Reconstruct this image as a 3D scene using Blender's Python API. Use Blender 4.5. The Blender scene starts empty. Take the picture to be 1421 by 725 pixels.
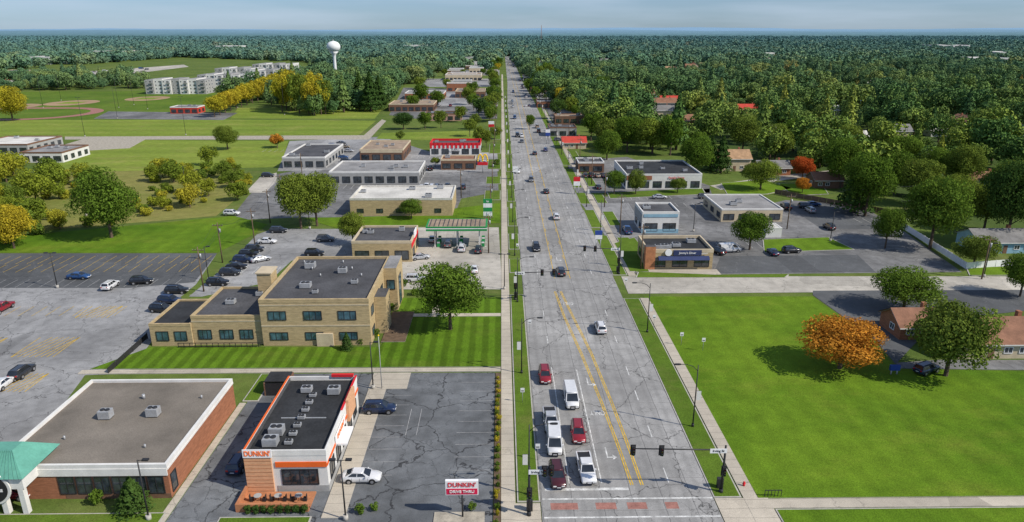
import bpy, math, random
import numpy as np
from mathutils import Vector, Matrix
rnd=random.Random(11)
scn=bpy.context.scene
# ---------------- camera / survey (metres) ----------------
F=960.0;CX=710.5;CY=362.5;HC=53.0
TH=math.atan((CY-42)/F); PSI=math.atan(14.5/F*math.cos(TH))
R=Matrix.Rotation(-PSI,3,'Z')@Matrix.Rotation(math.pi/2-TH,3,'X')
RT=R.transposed()
def G(px,py,z=0.0):
    d=R@Vector(((px-CX)/F,-(py-CY)/F,-1)); t=(HC-z)/-d.z
    return (d.x*t,d.y*t)
def S(py):
    return F*(math.sin(TH)+math.cos(TH)*(py-CY)/F)/HC
cd=bpy.data.cameras.new("camera"); cam=bpy.data.objects.new("camera",cd)
scn.collection.objects.link(cam); scn.camera=cam
cd.sensor_width=36; cd.lens=F/1421*36; cd.clip_start=.5; cd.clip_end=80000
cam.matrix_world=Matrix.Translation((0,0,HC))@R.to_4x4()
scn.view_settings.view_transform='Standard'; scn.view_settings.look='None'; scn.view_settings.exposure=0
# ---------------- light ----------------
AZ=math.radians(24); EL=math.radians(42)
tosun=Vector((math.cos(EL)*math.cos(AZ),-math.cos(EL)*math.sin(AZ),math.sin(EL)))
sl=bpy.data.lights.new("sun","SUN"); sl.energy=5.0; sl.angle=math.radians(.5); sl.color=(1,.93,.82)
so=bpy.data.objects.new("sun",sl); scn.collection.objects.link(so)
so.rotation_euler=tosun.to_track_quat('Z','Y').to_euler(); so.location=(0,0,300)
w=bpy.data.worlds.new("World"); scn.world=w; w.use_nodes=True
nt=w.node_tree; nt.nodes.clear()
def N(nt,t,**k):
    n=nt.nodes.new(t)
    for a,b in k.items(): setattr(n,a,b)
    return n
sky=N(nt,'ShaderNodeTexSky',sky_type='NISHITA',sun_disc=False,sun_elevation=EL,sun_rotation=math.radians(114),altitude=200,air_density=1.0,dust_density=.4,ozone_density=3)
bg=N(nt,'ShaderNodeBackground'); bg.inputs[1].default_value=.1
tc=N(nt,'ShaderNodeTexCoord'); mp=N(nt,'ShaderNodeMapping'); mp.inputs['Scale'].default_value=(2.2,2.2,22)
nz=N(nt,'ShaderNodeTexNoise'); nz.inputs['Scale'].default_value=1.4; nz.inputs['Detail'].default_value=7
rp=N(nt,'ShaderNodeValToRGB'); rp.color_ramp.elements[0].position=.42; rp.color_ramp.elements[1].position=.75
rp.color_ramp.elements[0].color=(.2,.2,.2,1); rp.color_ramp.elements[1].color=(.7,.7,.7,1)
tint=N(nt,'ShaderNodeMixRGB',blend_type='MULTIPLY'); tint.inputs[0].default_value=1; tint.inputs[2].default_value=(.5,.7,1.04,1)
mx=N(nt,'ShaderNodeMixRGB'); mx.inputs[2].default_value=(5.3,6.4,7.8,1)
out=N(nt,'ShaderNodeOutputWorld')
L=nt.links.new
L(tc.outputs['Generated'],mp.inputs[0]);L(mp.outputs[0],nz.inputs[0]);L(nz.outputs[0],rp.inputs[0]);L(rp.outputs[0],mx.inputs[0])
L(sky.outputs[0],tint.inputs[1]);L(tint.outputs[0],mx.inputs[1]);L(mx.outputs[0],bg.inputs[0]);L(bg.outputs[0],out.inputs[0])
# ---------------- materials ----------------
MATS={}
def base_mat(name,rough,metal=0,spec=.3):
    m=bpy.data.materials.new(name); m.use_nodes=True; nt=m.node_tree
    b=nt.nodes['Principled BSDF']; b.inputs['Roughness'].default_value=rough; b.inputs['Metallic'].default_value=metal
    b.inputs['Specular IOR Level'].default_value=spec
    MATS[name]=m
    return m,nt,b
def pos(nt,obj=False,scale=(1,1,1)):
    if obj: o=N(nt,'ShaderNodeTexCoord').outputs['Object']
    else: o=N(nt,'ShaderNodeNewGeometry').outputs['Position']
    mp=N(nt,'ShaderNodeMapping'); mp.inputs['Scale'].default_value=scale
    nt.links.new(o,mp.inputs[0]); return mp.outputs[0]
def noise(nt,vec,sc,det=5,rough=.55,dist=0):
    n=N(nt,'ShaderNodeTexNoise'); n.inputs['Scale'].default_value=sc; n.inputs['Detail'].default_value=det
    n.inputs['Roughness'].default_value=rough; n.inputs['Distortion'].default_value=dist
    nt.links.new(vec,n.inputs['Vector']); return n.outputs[0]
def ramp(nt,val,stops):
    r=N(nt,'ShaderNodeValToRGB'); e=r.color_ramp.elements
    while len(e)<len(stops): e.new(.5)
    for i,(p,c) in enumerate(stops):
        e[i].position=p
        e[i].color=(c,c,c,1) if not isinstance(c,(tuple,list)) else (*c,1)
    nt.links.new(val,r.inputs[0]); return r.outputs[0]
def mixc(nt,fac,a,b,mode='MIX'):
    m=N(nt,'ShaderNodeMixRGB',blend_type=mode)
    for i,v in ((0,fac),(1,a),(2,b)):
        if isinstance(v,(int,float)): m.inputs[i].default_value=v if i==0 else (v,v,v,1)
        elif isinstance(v,(tuple,list)): m.inputs[i].default_value=(*v,1)
        else: nt.links.new(v,m.inputs[i])
    return m.outputs[0]
def mathn(nt,op,a,b=None,c=None):
    m=N(nt,'ShaderNodeMath',operation=op)
    for i,v in enumerate((a,b,c)):
        if v is None: continue
        if isinstance(v,(int,float)): m.inputs[i].default_value=v
        else: nt.links.new(v,m.inputs[i])
    return m.outputs[0]
def bump(nt,b,h,s,d=.05):
    n=N(nt,'ShaderNodeBump'); n.inputs['Strength'].default_value=s; n.inputs['Distance'].default_value=d
    nt.links.new(h,n.inputs['Height']); nt.links.new(n.outputs[0],b.inputs['Normal'])
def MT(name,c,var=.25,sc=.6,fine=6,rough=.85,metal=0,spec=.3,obj=False,stretch=(1,1,1)):
    m,nt,b=base_mat(name,rough,metal,spec); p=pos(nt,obj,stretch)
    n1=ramp(nt,noise(nt,p,sc,5),[(.3,1-var),(.7,1+var*.5)])
    n2=ramp(nt,noise(nt,p,fine,3),[(.3,1-var*.6),(.7,1+var*.4)])
    col=mixc(nt,1,mixc(nt,1,c,n1,'MULTIPLY'),n2,'MULTIPLY')
    nt.links.new(col,b.inputs['Base Color']); return m
def asphalt(name,c,crackcol=(.03,.03,.03),cs=.16,cw=.008,lanes=False,joints=0,stain=.25,crk=.8):
    m,nt,b=base_mat(name,.9,0,.25); p=pos(nt)
    nb=noise(nt,p,.05,5); nm=noise(nt,p,.5,6); nf=noise(nt,p,9,3)
    col=mixc(nt,1,c,ramp(nt,nb,[(.3,1-stain),(.7,1+stain*.5)]),'MULTIPLY')
    col=mixc(nt,1,col,ramp(nt,nm,[(.3,1-stain*.6),(.65,1.06)]),'MULTIPLY')
    col=mixc(nt,1,col,ramp(nt,nf,[(.3,.82),(.7,1.14)]),'MULTIPLY')
    # patches
    vp=N(nt,'ShaderNodeTexVoronoi',distance='CHEBYCHEV'); vp.inputs['Scale'].default_value=.06; nt.links.new(pos(nt,False,(1.6,.7,1)),vp.inputs['Vector'])
    sp=N(nt,'ShaderNodeSeparateColor'); nt.links.new(vp.outputs['Color'],sp.inputs[0])
    col=mixc(nt,1,col,ramp(nt,sp.outputs[0],[(.0,.82),(.25,1.0),(.8,1.0),(.95,1.13)]),'MULTIPLY')
    # wobble coordinate for cracks
    wn=N(nt,'ShaderNodeTexNoise'); wn.inputs['Scale'].default_value=.8; wn.inputs['Detail'].default_value=5; nt.links.new(p,wn.inputs['Vector'])
    vm=N(nt,'ShaderNodeVectorMath',operation='SCALE'); nt.links.new(wn.outputs['Color'],vm.inputs[0]); vm.inputs['Scale'].default_value=2.2
    va=N(nt,'ShaderNodeVectorMath',operation='ADD'); nt.links.new(vm.outputs[0],va.inputs[0]); nt.links.new(p,va.inputs[1])
    for s,wd,st in ((cs,cw,crk),(cs*2.7,cw*1.6,crk*.6)):
        v=N(nt,'ShaderNodeTexVoronoi',feature='DISTANCE_TO_EDGE'); v.inputs['Scale'].default_value=s; nt.links.new(va.outputs[0],v.inputs['Vector'])
        k=ramp(nt,v.outputs['Distance'],[(0,st),(wd,0)])
        if s!=cs: k=mathn(nt,'MULTIPLY',k,ramp(nt,nb,[(.45,0),(.53,1)]))
        col=mixc(nt,k,col,crackcol)
    sx=N(nt,'ShaderNodeSeparateXYZ'); nt.links.new(p,sx.inputs[0])
    if joints:
        j=mathn(nt,'FRACT',mathn(nt,'DIVIDE',mathn(nt,'ADD',sx.outputs[1],mathn(nt,'MULTIPLY',nm,.5)),joints))
        k=mathn(nt,'MULTIPLY',mathn(nt,'LESS_THAN',j,.075/joints),.5)
        col=mixc(nt,k,col,(.09,.085,.08))
    if lanes:
        s=mathn(nt,'SINE',mathn(nt,'MULTIPLY',mathn(nt,'SUBTRACT',sx.outputs[0],5.4),2*math.pi/1.78))
        k=mathn(nt,'MULTIPLY',ramp(nt,s,[(0,0),(1,1)]),.2)
        col=mixc(nt,k,col,(.12,.118,.115))
        l=mathn(nt,'FRACT',mathn(nt,'DIVIDE',mathn(nt,'ADD',mathn(nt,'SUBTRACT',sx.outputs[0],4.65),mathn(nt,'MULTIPLY',nm,.35)),3.6))
        k=mathn(nt,'MULTIPLY',mathn(nt,'LESS_THAN',l,.025),.6); col=mixc(nt,k,col,(.07,.07,.07))
    nt.links.new(col,b.inputs['Base Color']); bump(nt,b,nf,.3,.02); return m
def grass(name,c1,c2,c3=None,stripe=0,axis=0,amt=.25,big=.03):
    m,nt,b=base_mat(name,1,0,.1); p=pos(nt)
    nb=noise(nt,p,big,5,.6); nm=noise(nt,p,.35,6,.65); nf=noise(nt,p,5,4,.7); nq=noise(nt,pos(nt,False,(.5,1,1)),.09,6,.7)
    col=mixc(nt,ramp(nt,nb,[(.38,0),(.62,1)]),c1,c2)
    if c3: col=mixc(nt,ramp(nt,nq,[(.52,0),(.72,.65)]),col,c3)
    col=mixc(nt,1,col,ramp(nt,nm,[(.3,.8),(.7,1.15)]),'MULTIPLY')
    col=mixc(nt,1,col,ramp(nt,nf,[(.25,.62),(.75,1.35)]),'MULTIPLY')
    if stripe:
        sx=N(nt,'ShaderNodeSeparateXYZ'); nt.links.new(p,sx.inputs[0])
        s=mathn(nt,'SINE',mathn(nt,'MULTIPLY',mathn(nt,'ADD',sx.outputs[axis],mathn(nt,'MULTIPLY',nm,.6)),math.pi/stripe))
        col=mixc(nt,1,col,ramp(nt,mathn(nt,'MULTIPLY_ADD',s,.5,.5),[(.3,1-amt),(.7,1+amt*.6)]),'MULTIPLY')
    nt.links.new(col,b.inputs['Base Color']); bump(nt,b,nf,.8,.08); return m
grass('grass_ground',(.08,.125,.025),(.12,.165,.035),(.17,.16,.06))
grass('grass_lawn',(.07,.145,.008),(.125,.21,.014),(.17,.21,.025),stripe=2.1,axis=0,amt=.05,big=.03)
grass('grass_striped',(.07,.14,.008),(.095,.175,.012),(.13,.17,.025),stripe=1.15,axis=0,amt=.22)
grass('grass_verge',(.075,.135,.014),(.11,.175,.02),(.17,.165,.05))
grass('grass_field',(.15,.215,.03),(.2,.255,.04),(.28,.26,.08),stripe=9,axis=1,amt=.07,big=.012)
grass('rough_field',(.16,.18,.04),(.24,.22,.07),(.3,.25,.1),big=.02)
grass('forest_floor',(.05,.085,.022),(.075,.115,.028),(.12,.13,.045))
asphalt('road_concrete',(.315,.31,.3),lanes=True,joints=6.1,cs=.085,cw=.008,crk=.9,stain=.3)
asphalt('lot_grey',(.17,.18,.19),cs=.115,cw=.015,stain=.5,crk=.95,crackcol=(.02,.02,.022))
asphalt('lot_dark',(.1,.105,.11),cs=.12,cw=.007,crackcol=(.22,.22,.22),crk=.4)
asphalt('lot_light',(.31,.31,.31),cs=.1,cw=.008,stain=.4,crk=.75)
asphalt('lot_mid',(.2,.2,.2),cs=.12,cw=.009,stain=.5,crk=.7)
asphalt('concrete_pale',(.46,.43,.375),cs=.06,cw=.004,joints=4.5,stain=.3,crk=.6)
asphalt('sidewalk_concrete',(.48,.43,.35),cs=.05,cw=.003,joints=1.6,stain=.2,crk=.4)
MT('paint_white_line',(.62,.62,.6),.45,1.5,7); MT('paint_faded_line',(.36,.36,.36),.3,1.5,7); MT('paint_yellow_line',(.62,.4,.04),.4,1.2,7)
MT('paver_red',(.34,.16,.13),.3,1,8); MT('mulch',(.14,.095,.06),.4,1,9); MT('gravel',(.40,.36,.29),.35,1,12); MT('infield_dirt',(.36,.24,.14),.2,.1,2)
MT('kerb',(.42,.4,.36),.2,1,6)
MT('brick_tan',(.47,.36,.2),.28,.9,5,stretch=(1,1,5)); MT('brick_red',(.34,.14,.075),.3,1,5,stretch=(1,1,5)); MT('brick_brown',(.2,.11,.07),.3,1,5,stretch=(1,1,5))
MT('stucco_cream',(.55,.46,.32),.15); MT('stucco_white',(.68,.67,.64),.12); MT('stucco_grey',(.35,.35,.34),.15); MT('stucco_pink',(.5,.3,.24),.15)
MT('siding_blue',(.25,.42,.52),.12); MT('siding_green',(.2,.28,.2),.12)
MT('roof_black',(.035,.037,.04),.4,.3,3); MT('roof_dark',(.085,.085,.09),.4,.2,3); MT('roof_gravel',(.2,.175,.145),.35,.15,7); MT('roof_white',(.62,.6,.55),.3,.15,2)
MT('roof_grey',(.27,.265,.26),.35,.2,3); MT('roof_tan',(.33,.25,.18),.35,.3,3)
MT('shingle_brown',(.26,.13,.08),.3,.6,6); MT('shingle_grey',(.2,.195,.19),.3,.6,6); MT('shingle_tan',(.4,.25,.14),.3,.6,6); MT('roof_red',(.5,.06,.04),.2,.6,6)
MT('roof_green_metal',(.12,.34,.26),.15,.6,4,rough=.5)
MT('orange_panel',(.75,.13,.02),.1); MT('peach_slat',(.66,.36,.2),.2,2,5,stretch=(1,1,6)); MT('terracotta',(.45,.19,.09),.25,1,6)
MT('sign_red',(.6,.02,.03),.08); MT('sign_orange',(.85,.17,.01),.05); MT('sign_pink',(.62,.015,.07),.05); MT('sign_white',(.8,.8,.8),.05,rough=.4); MT('sign_blue',(.03,.07,.3),.1); MT('sign_green',(.02,.25,.07),.1); MT('sign_yellow',(.85,.55,.02),.05); MT('sign_black',(.02,.02,.02),.1)
MT('awning_blue',(.035,.05,.13),.2)
MT('metal_grey',(.42,.43,.44),.2,1,5,rough=.5,metal=.3); MT('metal_dark',(.03,.03,.032),.2,2,5,rough=.5); MT('steel_rust',(.3,.2,.16),.3); MT('wood_pole',(.16,.11,.07),.3,1,5)
MT('tower_white',(.72,.74,.74),.08,.2,1)
MT('signal_yellow',(.6,.4,.02),.1)
MT('tyre',(.02,.02,.02),.2,obj=True); MT('hub',(.45,.45,.46),.2,rough=.3,metal=.7,obj=True); MT('trim',(.025,.025,.027),.1,rough=.5,obj=True)
MT('lamp_red',(.45,.01,.01),.1,rough=.2,spec=.6,obj=True); MT('lamp_clear',(.75,.75,.72),.1,rough=.15,spec=.7,obj=True); MT('plate',(.6,.6,.62),.1,obj=True)
MT('bark',(.12,.085,.06),.35,2,8,obj=True)
def glass(name,c,r=.06):
    m,nt,b=base_mat(name,r,0,1.0); p=pos(nt,name=='car_glass')
    nt.links.new(mixc(nt,1,c,ramp(nt,noise(nt,p,.7,2),[(.35,.5),(.7,1.6)]),'MULTIPLY'),b.inputs['Base Color'])
glass('window_glass',(.035,.045,.055)); glass('car_glass',(.015,.018,.022)); glass('blue_glass',(.05,.11,.14))
def carpaint(name,c):
    m,nt,b=base_mat(name,.28,.15,.5); p=pos(nt,True)
    nt.links.new(mixc(nt,1,c,ramp(nt,noise(nt,p,1.3,4),[(.3,.88),(.7,1.05)]),'MULTIPLY'),b.inputs['Base Color'])
    b.inputs['Coat Weight'].default_value=.6; b.inputs['Coat Roughness'].default_value=.08
PC={'white':(.72,.72,.72),'black':(.012,.012,.014),'dark':(.03,.033,.04),'grey':(.12,.125,.135),'silver':(.42,.43,.45),'red':(.26,.012,.02),'maroon':(.07,.012,.016),'blue':(.02,.07,.2),'navy':(.012,.025,.07),'tan':(.3,.25,.18)}
for k,v in PC.items(): carpaint('carpaint_'+k,v)
def leaf(name,stops,haze_tint=False):
    m=bpy.data.materials.new(name); m.use_nodes=True; nt=m.node_tree; nt.nodes.clear(); MATS[name]=m
    at=N(nt,'ShaderNodeAttribute',attribute_name='tone'); oi=N(nt,'ShaderNodeObjectInfo')
    P_=N(nt,'ShaderNodeNewGeometry').outputs['Position']
    rv=oi.outputs['Random']
    if haze_tint: rv=mathn(nt,'ADD',mathn(nt,'MULTIPLY',rv,.72),mathn(nt,'MULTIPLY',ramp(nt,noise(nt,P_,.009,4),[(.35,0),(.65,1)]),.28))
    base=ramp(nt,rv,stops)
    col=mixc(nt,1,base,ramp(nt,at.outputs['Fac'],[(0,.6),(.5,1.0),(1,1.6)]),'MULTIPLY')
    col=mixc(nt,ramp(nt,at.outputs['Fac'],[(.6,0),(1,.4)]),col,mixc(nt,1,base,(1.7,1.55,.8),'MULTIPLY'))
    if haze_tint:
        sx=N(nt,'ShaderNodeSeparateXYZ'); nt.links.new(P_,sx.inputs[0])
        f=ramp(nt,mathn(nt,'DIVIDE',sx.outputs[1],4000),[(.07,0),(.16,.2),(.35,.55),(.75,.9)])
        col=mixc(nt,f,col,(.105,.215,.235))  # aerial haze painted into the leaf colour, bluer with world Y
    d=N(nt,'ShaderNodeBsdfDiffuse'); nt.links.new(col,d.inputs[0]); o=N(nt,'ShaderNodeOutputMaterial')
    if haze_tint: nt.links.new(d.outputs[0],o.inputs[0]); return
    t=N(nt,'ShaderNodeBsdfTranslucent'); ms=N(nt,'ShaderNodeMixShader'); ms.inputs[0].default_value=.28
    nt.links.new(col,t.inputs[0]); nt.links.new(d.outputs[0],ms.inputs[1]); nt.links.new(t.outputs[0],ms.inputs[2])
    nt.links.new(ms.outputs[0],o.inputs[0])
leaf('leaf_green',[(0,(.095,.165,.022)),(1,(.125,.2,.028))])
leaf('leaf_mid',[(0,(.14,.195,.035)),(1,(.18,.235,.035))])
leaf('leaf_dark',[(0,(.055,.11,.028)),(1,(.08,.14,.03))])
leaf('leaf_yellow',[(0,(.36,.34,.03)),(1,(.48,.38,.035))])
leaf('leaf_orange',[(0,(.5,.21,.03)),(1,(.55,.26,.04))])
leaf('leaf_red',[(0,(.45,.07,.03)),(1,(.5,.12,.03))])
leaf('leaf_forest',[(0,(.07,.14,.04)),(.25,(.10,.18,.045)),(.55,(.145,.22,.045)),(.8,(.21,.275,.05)),(.92,(.32,.33,.05)),(1,(.45,.27,.05))],haze_tint=True)
leaf('leaf_scrub',[(0,(.12,.18,.03)),(.4,(.18,.24,.03)),(.75,(.30,.32,.035)),(1,(.4,.36,.04))])
# ---------------- mesh builder ----------------
class MB:
    def __init__(s): s.v=[];s.f=[];s.mi=[];s.sm=[];s.mats=[]
    def mid(s,m):
        if m not in s.mats: s.mats.append(m)
        return s.mats.index(m)
    def face(s,pts,m,sm=False):
        n=len(s.v); s.v+= [tuple(p) for p in pts]; s.f.append(tuple(range(n,n+len(pts)))); s.mi.append(s.mid(m)); s.sm.append(sm)
    def box(s,x0,x1,y0,y1,z0,z1,m,top=None):
        n=len(s.v)
        s.v+=[(x0,y0,z0),(x1,y0,z0),(x1,y1,z0),(x0,y1,z0),(x0,y0,z1),(x1,y0,z1),(x1,y1,z1),(x0,y1,z1)]
        k=s.mid(m)
        for f in ((0,3,2,1),(0,1,5,4),(1,2,6,5),(2,3,7,6),(3,0,4,7)):
            s.f.append(tuple(n+i for i in f)); s.mi.append(k); s.sm.append(False)
        s.f.append((n+4,n+5,n+6,n+7)); s.mi.append(s.mid(top) if top else k); s.sm.append(False)
    def cyl(s,p0,p1,r0,r1,n,m,sm=True,cap=True):
        p0=Vector(p0);p1=Vector(p1);d=(p1-p0).normalized(); a=d.orthogonal().normalized(); b=d.cross(a)
        k=len(s.v)
        for p,r in ((p0,r0),(p1,r1)):
            for i in range(n):
                t=2*math.pi*i/n; s.v.append(tuple(p+a*(r*math.cos(t))+b*(r*math.sin(t))))
        mm=s.mid(m)
        for i in range(n):
            j=(i+1)%n; s.f.append((k+i,k+j,k+n+j,k+n+i)); s.mi.append(mm); s.sm.append(sm)
        if cap:
            s.f.append(tuple(k+n+i for i in range(n))); s.mi.append(mm); s.sm.append(False)
            s.f.append(tuple(k+n-1-i for i in range(n))); s.mi.append(mm); s.sm.append(False)
    def loft(s,rings,m,sm=True,cap=True):
        k=len(s.v); n=len(rings[0]); mm=s.mid(m)
        for r in rings: s.v+=[tuple(p) for p in r]
        for a in range(len(rings)-1):
            for i in range(n):
                j=(i+1)%n; s.f.append((k+a*n+i,k+a*n+j,k+(a+1)*n+j,k+(a+1)*n+i)); s.mi.append(mm); s.sm.append(sm)
        if cap:
            s.f.append(tuple(k+n-1-i for i in range(n))); s.f.append(tuple(k+(len(rings)-1)*n+i for i in range(n))); s.mi+=[mm,mm]; s.sm+=[False,False]
    def sphere(s,c,rx,ry,rz,m,nu=20,nv=10,v0=-.5,v1=.5):
        rings=[]
        for a in range(nv+1):
            t=math.pi*(v0+(v1-v0)*a/nv); rings.append([(c[0]+rx*math.cos(t)*math.cos(2*math.pi*i/nu),c[1]+ry*math.cos(t)*math.sin(2*math.pi*i/nu),c[2]+rz*math.sin(t)) for i in range(nu)])
        s.loft(rings,m,True,False)
    def mesh(s,name):
        me=bpy.data.meshes.new(name); me.from_pydata(s.v,[],s.f)
        for m in s.mats: me.materials.append(MATS[m])
        me.polygons.foreach_set('material_index',s.mi); me.polygons.foreach_set('use_smooth',s.sm); me.update(); return me
    def make(s,name,loc=(0,0,0),rot=0):
        o=bpy.data.objects.new(name,s.mesh(name)); scn.collection.objects.link(o); o.location=loc; o.rotation_euler=(0,0,rot); return o
def area(p): return sum(p[i][0]*p[(i+1)%len(p)][1]-p[(i+1)%len(p)][0]*p[i][1] for i in range(len(p)))
def ccw(p): return p if area(p)>0 else p[::-1]
def sheet(name,pts,z,m):
    b=MB(); b.face([(x,y,z) for x,y in ccw(pts)],m); return b.make(name)
def sheetp(name,pp,z,m): return sheet(name,[G(*p) for p in pp],z,m)
def slab(name,pts,z0,z1,m,side='kerb'):
    b=MB(); p=ccw(pts); b.face([(x,y,z1) for x,y in p],m)
    for i in range(len(p)):
        a=p[i];c=p[(i+1)%len(p)]; b.face([(a[0],a[1],z0),(c[0],c[1],z0),(c[0],c[1],z1),(a[0],a[1],z1)],side)
    return b.make(name)
def rect(x0,x1,y0,y1): return [(x0,y0),(x1,y0),(x1,y1),(x0,y1)]
def pad(name,x0,x1,y0,y1,m,k=.18):
    b=MB(); b.box(x0,x1,y0,y1,0,.13,'kerb'); b.box(x0+k,x1-k,y0+k,y1-k,.13,.16,m); return b.make(name)
def padp(name,pp,m):
    pts=ccw([G(*p) for p in pp]); c=(sum(p[0] for p in pts)/len(pts),sum(p[1] for p in pts)/len(pts))
    slab(name+'_kerb',pts,0,.13,'kerb'); 
    q=[]
    for x,y in pts:
        d=math.hypot(x-c[0],y-c[1]); f=max(0,1-.3/d) if d>0 else 1; q.append((c[0]+(x-c[0])*f,c[1]+(y-c[1])*f))
    return sheet(name,q,.15,m)
# ---------------- ground ----------------
sheet('ground',[(-40000,-200),(40000,-200),(40000,40000),(-40000,40000)],0,'grass_ground')
sheetp('forest_floor',[(722,88),(745,118),(800,162),(850,200),(990,196),(1080,232),(1160,250),(1290,292),(1421,345),(1700,390),(2000,300),(1900,88)],.012,'forest_floor')
# lots (px survey points)
sheetp('parking_lot',[(-250,352),(301,352),(272,395),(232,428),(214,470),(176,519),(118,521),(60,600),(0,622),(-400,660)],.02,'lot_light')
sheetp('parking_lot',[(-250,352),(301,352),(270,392),(180,400),(-320,400)],.03,'lot_dark')
sheetp('parking_lot',[(262,412),(318,366),(356,326),(378,318),(470,318),(545,330),(545,372),(500,360),(405,362),(372,392),(280,412)],.025,'lot_light')
sheetp('forecourt_pavement',[(516,402),(512,345),(580,316),(692,316),(697,402)],.04,'concrete_pale')
sheetp('parking_lot',[(318,306),(345,272),(375,244),(470,225),(690,236),(692,266),(640,276),(630,300),(480,302),(420,302)],.02,'lot_mid')
sheetp('parking_lot',[(385,238),(402,196),(530,190),(600,212),(690,212),(692,238),(580,240),(470,236)],.03,'lot_light')
sheetp('parking_lot',[(540,160),(560,122),(688,125),(690,165),(600,168)],.02,'lot_mid')
sheetp('parking_lot',[(86,202),(120,192),(205,192),(180,206),(110,210)],.03,'gravel')
sheetp('gravel_path',[(90,190),(505,188),(530,166),(536,168),(512,194),(90,194)],.035,'gravel')
sheetp('driveway',[(340,268),(362,245),(384,240),(384,252),(368,268)],.045,'concrete_pale')
sheet('parking_lot',rect(-38.4,-1.3,58,101.3),.03,'lot_grey')
sheetp('parking_lot',[(806,275),(900,270),(985,262),(1000,300),(1090,278),(1190,283),(1250,318),(1335,378),(1000,381),(872,380)],.02,'lot_mid')
sheetp('parking_lot',[(806,282),(872,282),(900,322),(880,330),(842,330)],.03,'lot_light')
sheetp('parking_lot',[(1000,356),(1190,354),(1215,378),(990,380)],.035,'lot_dark')
sheetp('parking_lot',[(1085,282),(1185,285),(1245,318),(1140,318)],.03,'lot_dark')
sheetp('parking_lot',[(786,224),(870,218),(985,258),(985,268),(800,268)],.02,'lot_mid')
sheetp('side_street',[(862,384),(1600,384),(1700,404),(1160,406),(872,408)],.05,'concrete_pale')
sheetp('side_street',[(1128,404),(1600,402),(1700,440),(1421,432),(1300,445),(1243,506),(1212,470),(1128,410)],.055,'lot_dark')
sheetp('driveway',[(1243,504),(1300,500),(1600,500),(1600,516),(1421,514),(1250,512)],.05,'lot_mid')
sheetp('side_street',[(985,258),(1080,244),(1200,232),(1200,237),(1090,250),(1000,264)],.05,'concrete_pale')
sheetp('sports_field',[(-200,168),(300,166),(522,168),(495,190),(-250,190)],.02,'grass_field')
sheetp('sports_field',[(150,194),(400,196),(390,232),(80,240),(60,215)],.02,'grass_field')
sheetp('sports_field',[(330,150),(530,152),(520,165),(320,165)],.02,'grass_field')
sheetp('sports_field',[(-300,130),(300,126),(290,150),(130,166),(-300,168)],.018,'grass_verge')
for (a,b_,c_) in ((100,143,20),(205,137,18),(20,148,18)):
    x,y=G(a,b_); sheet('infield',[(x+c_*math.cos(t*.4)*.9,y+c_*math.sin(t*.4)*1.1) for t in range(16)],.05,'infield_dirt'); sheet('infield_grass',rect(x-8,x+8,y-8,y+8),.07,'grass_field')
x,y=G(-40,158); b=MB(); ov=lambda k,r:(x+math.copysign(45,math.cos(k))+r*math.cos(k),y+r*1.0*math.sin(k))
for i in range(48):
    a0=2*math.pi*i/48+.01; a1=2*math.pi*(i+1)/48+.01; p=[ov(a0,30),ov(a0,38),ov(a1,38),ov(a1,30)]; b.face([(q[0],q[1],.08) for q in ccw(p)],'paver_red')
b.make('running_track')
sheetp('rough_meadow',[(60,235),(330,228),(345,262),(300,300),(60,320),(0,300)],.015,'rough_field')
sheetp('tennis_court',[(150,155),(330,157),(310,167),(130,165)],.04,'lot_mid')
sheetp('lawn',[(-100,345),(0,330),(130,318),(325,300),(372,312),(352,326),(302,351),(-100,351)],.03,'grass_lawn')
sheetp('lawn',[(530,185),(690,181),(690,193),(600,195),(522,193)],.05,'grass_field')
sheetp('lawn',[(548,300),(694,282),(694,310),(640,312),(560,314),(470,318),(420,303)],.05,'grass_lawn')
sheetp('highway_road',[(-100,107),(60,103),(160,97),(255,90),(262,93),(180,103),(60,112),(-100,118)],.06,'concrete_pale')
# ---------------- main road ----------------
XL,XR=4.4,25.0
sheet('road',[(XL,30),(XR,30),(XR,560),(22.5,760),(21,1550),(7,1550),(6,760),(XL,560)],.06,'road_concrete')
sheet('side_street',rect(-300,XL,40,61),.055,'road_concrete'); 
for a,b_,y0_,y1_ in ((-70,-3,520,640),(-85,-3,700,820),(-60,-3,880,1000),(-60,-3,1080,1160),(31,95,420,510),(31,110,560,660),(31,90,740,860),(31,80,980,1100)): sheet('parking_lot',rect(a,b_,y0_,y1_),.03,rnd.choice(['lot_mid','lot_light']))
mk=MB()
def strip(x0,x1,y0,y1,m='paint_white_line',z=.066): mk.face([(x0,y0,z),(x1,y0,z),(x1,y1,z),(x0,y1,z)],m)
def poly(pts,wd,m,z=.068,off=0):
    for (ax,ay),(bx,by) in zip(pts[:-1],pts[1:]):
        d=Vector((bx-ax,by-ay)).normalized(); n=Vector((d.y,-d.x))
        a=Vector((ax,ay))+n*off; b=Vector((bx,by))+n*off; h=n*wd/2
        q=[a+h,b+h,b-h,a-h]; q=ccw([(p.x,p.y) for p in q]); mk.face([(p[0],p[1],z) for p in q],m)
for k in range(70):
    y=100+k*12.2
    if 134<y<147: continue
    strip(7.95,8.1,y,y+3); strip(20.3,20.45,y,y+3)
for y in (72,82,92): strip(20.3,20.45,y,y+3)
strip(8.0,8.15,72,100); strip(12.0,12.15,72,102)
A=[G(*p) for p in [(770,405),(783,440),(806,490),(835,560),(858,620),(877,674)]]
B=[G(*p) for p in [(778,405),(795,440),(820,490),(849,560),(872,620),(891,674)]]
for P in (A,B):
    for o in (-.14,.14): poly(P,.14,'paint_yellow_line',off=o)
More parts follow.
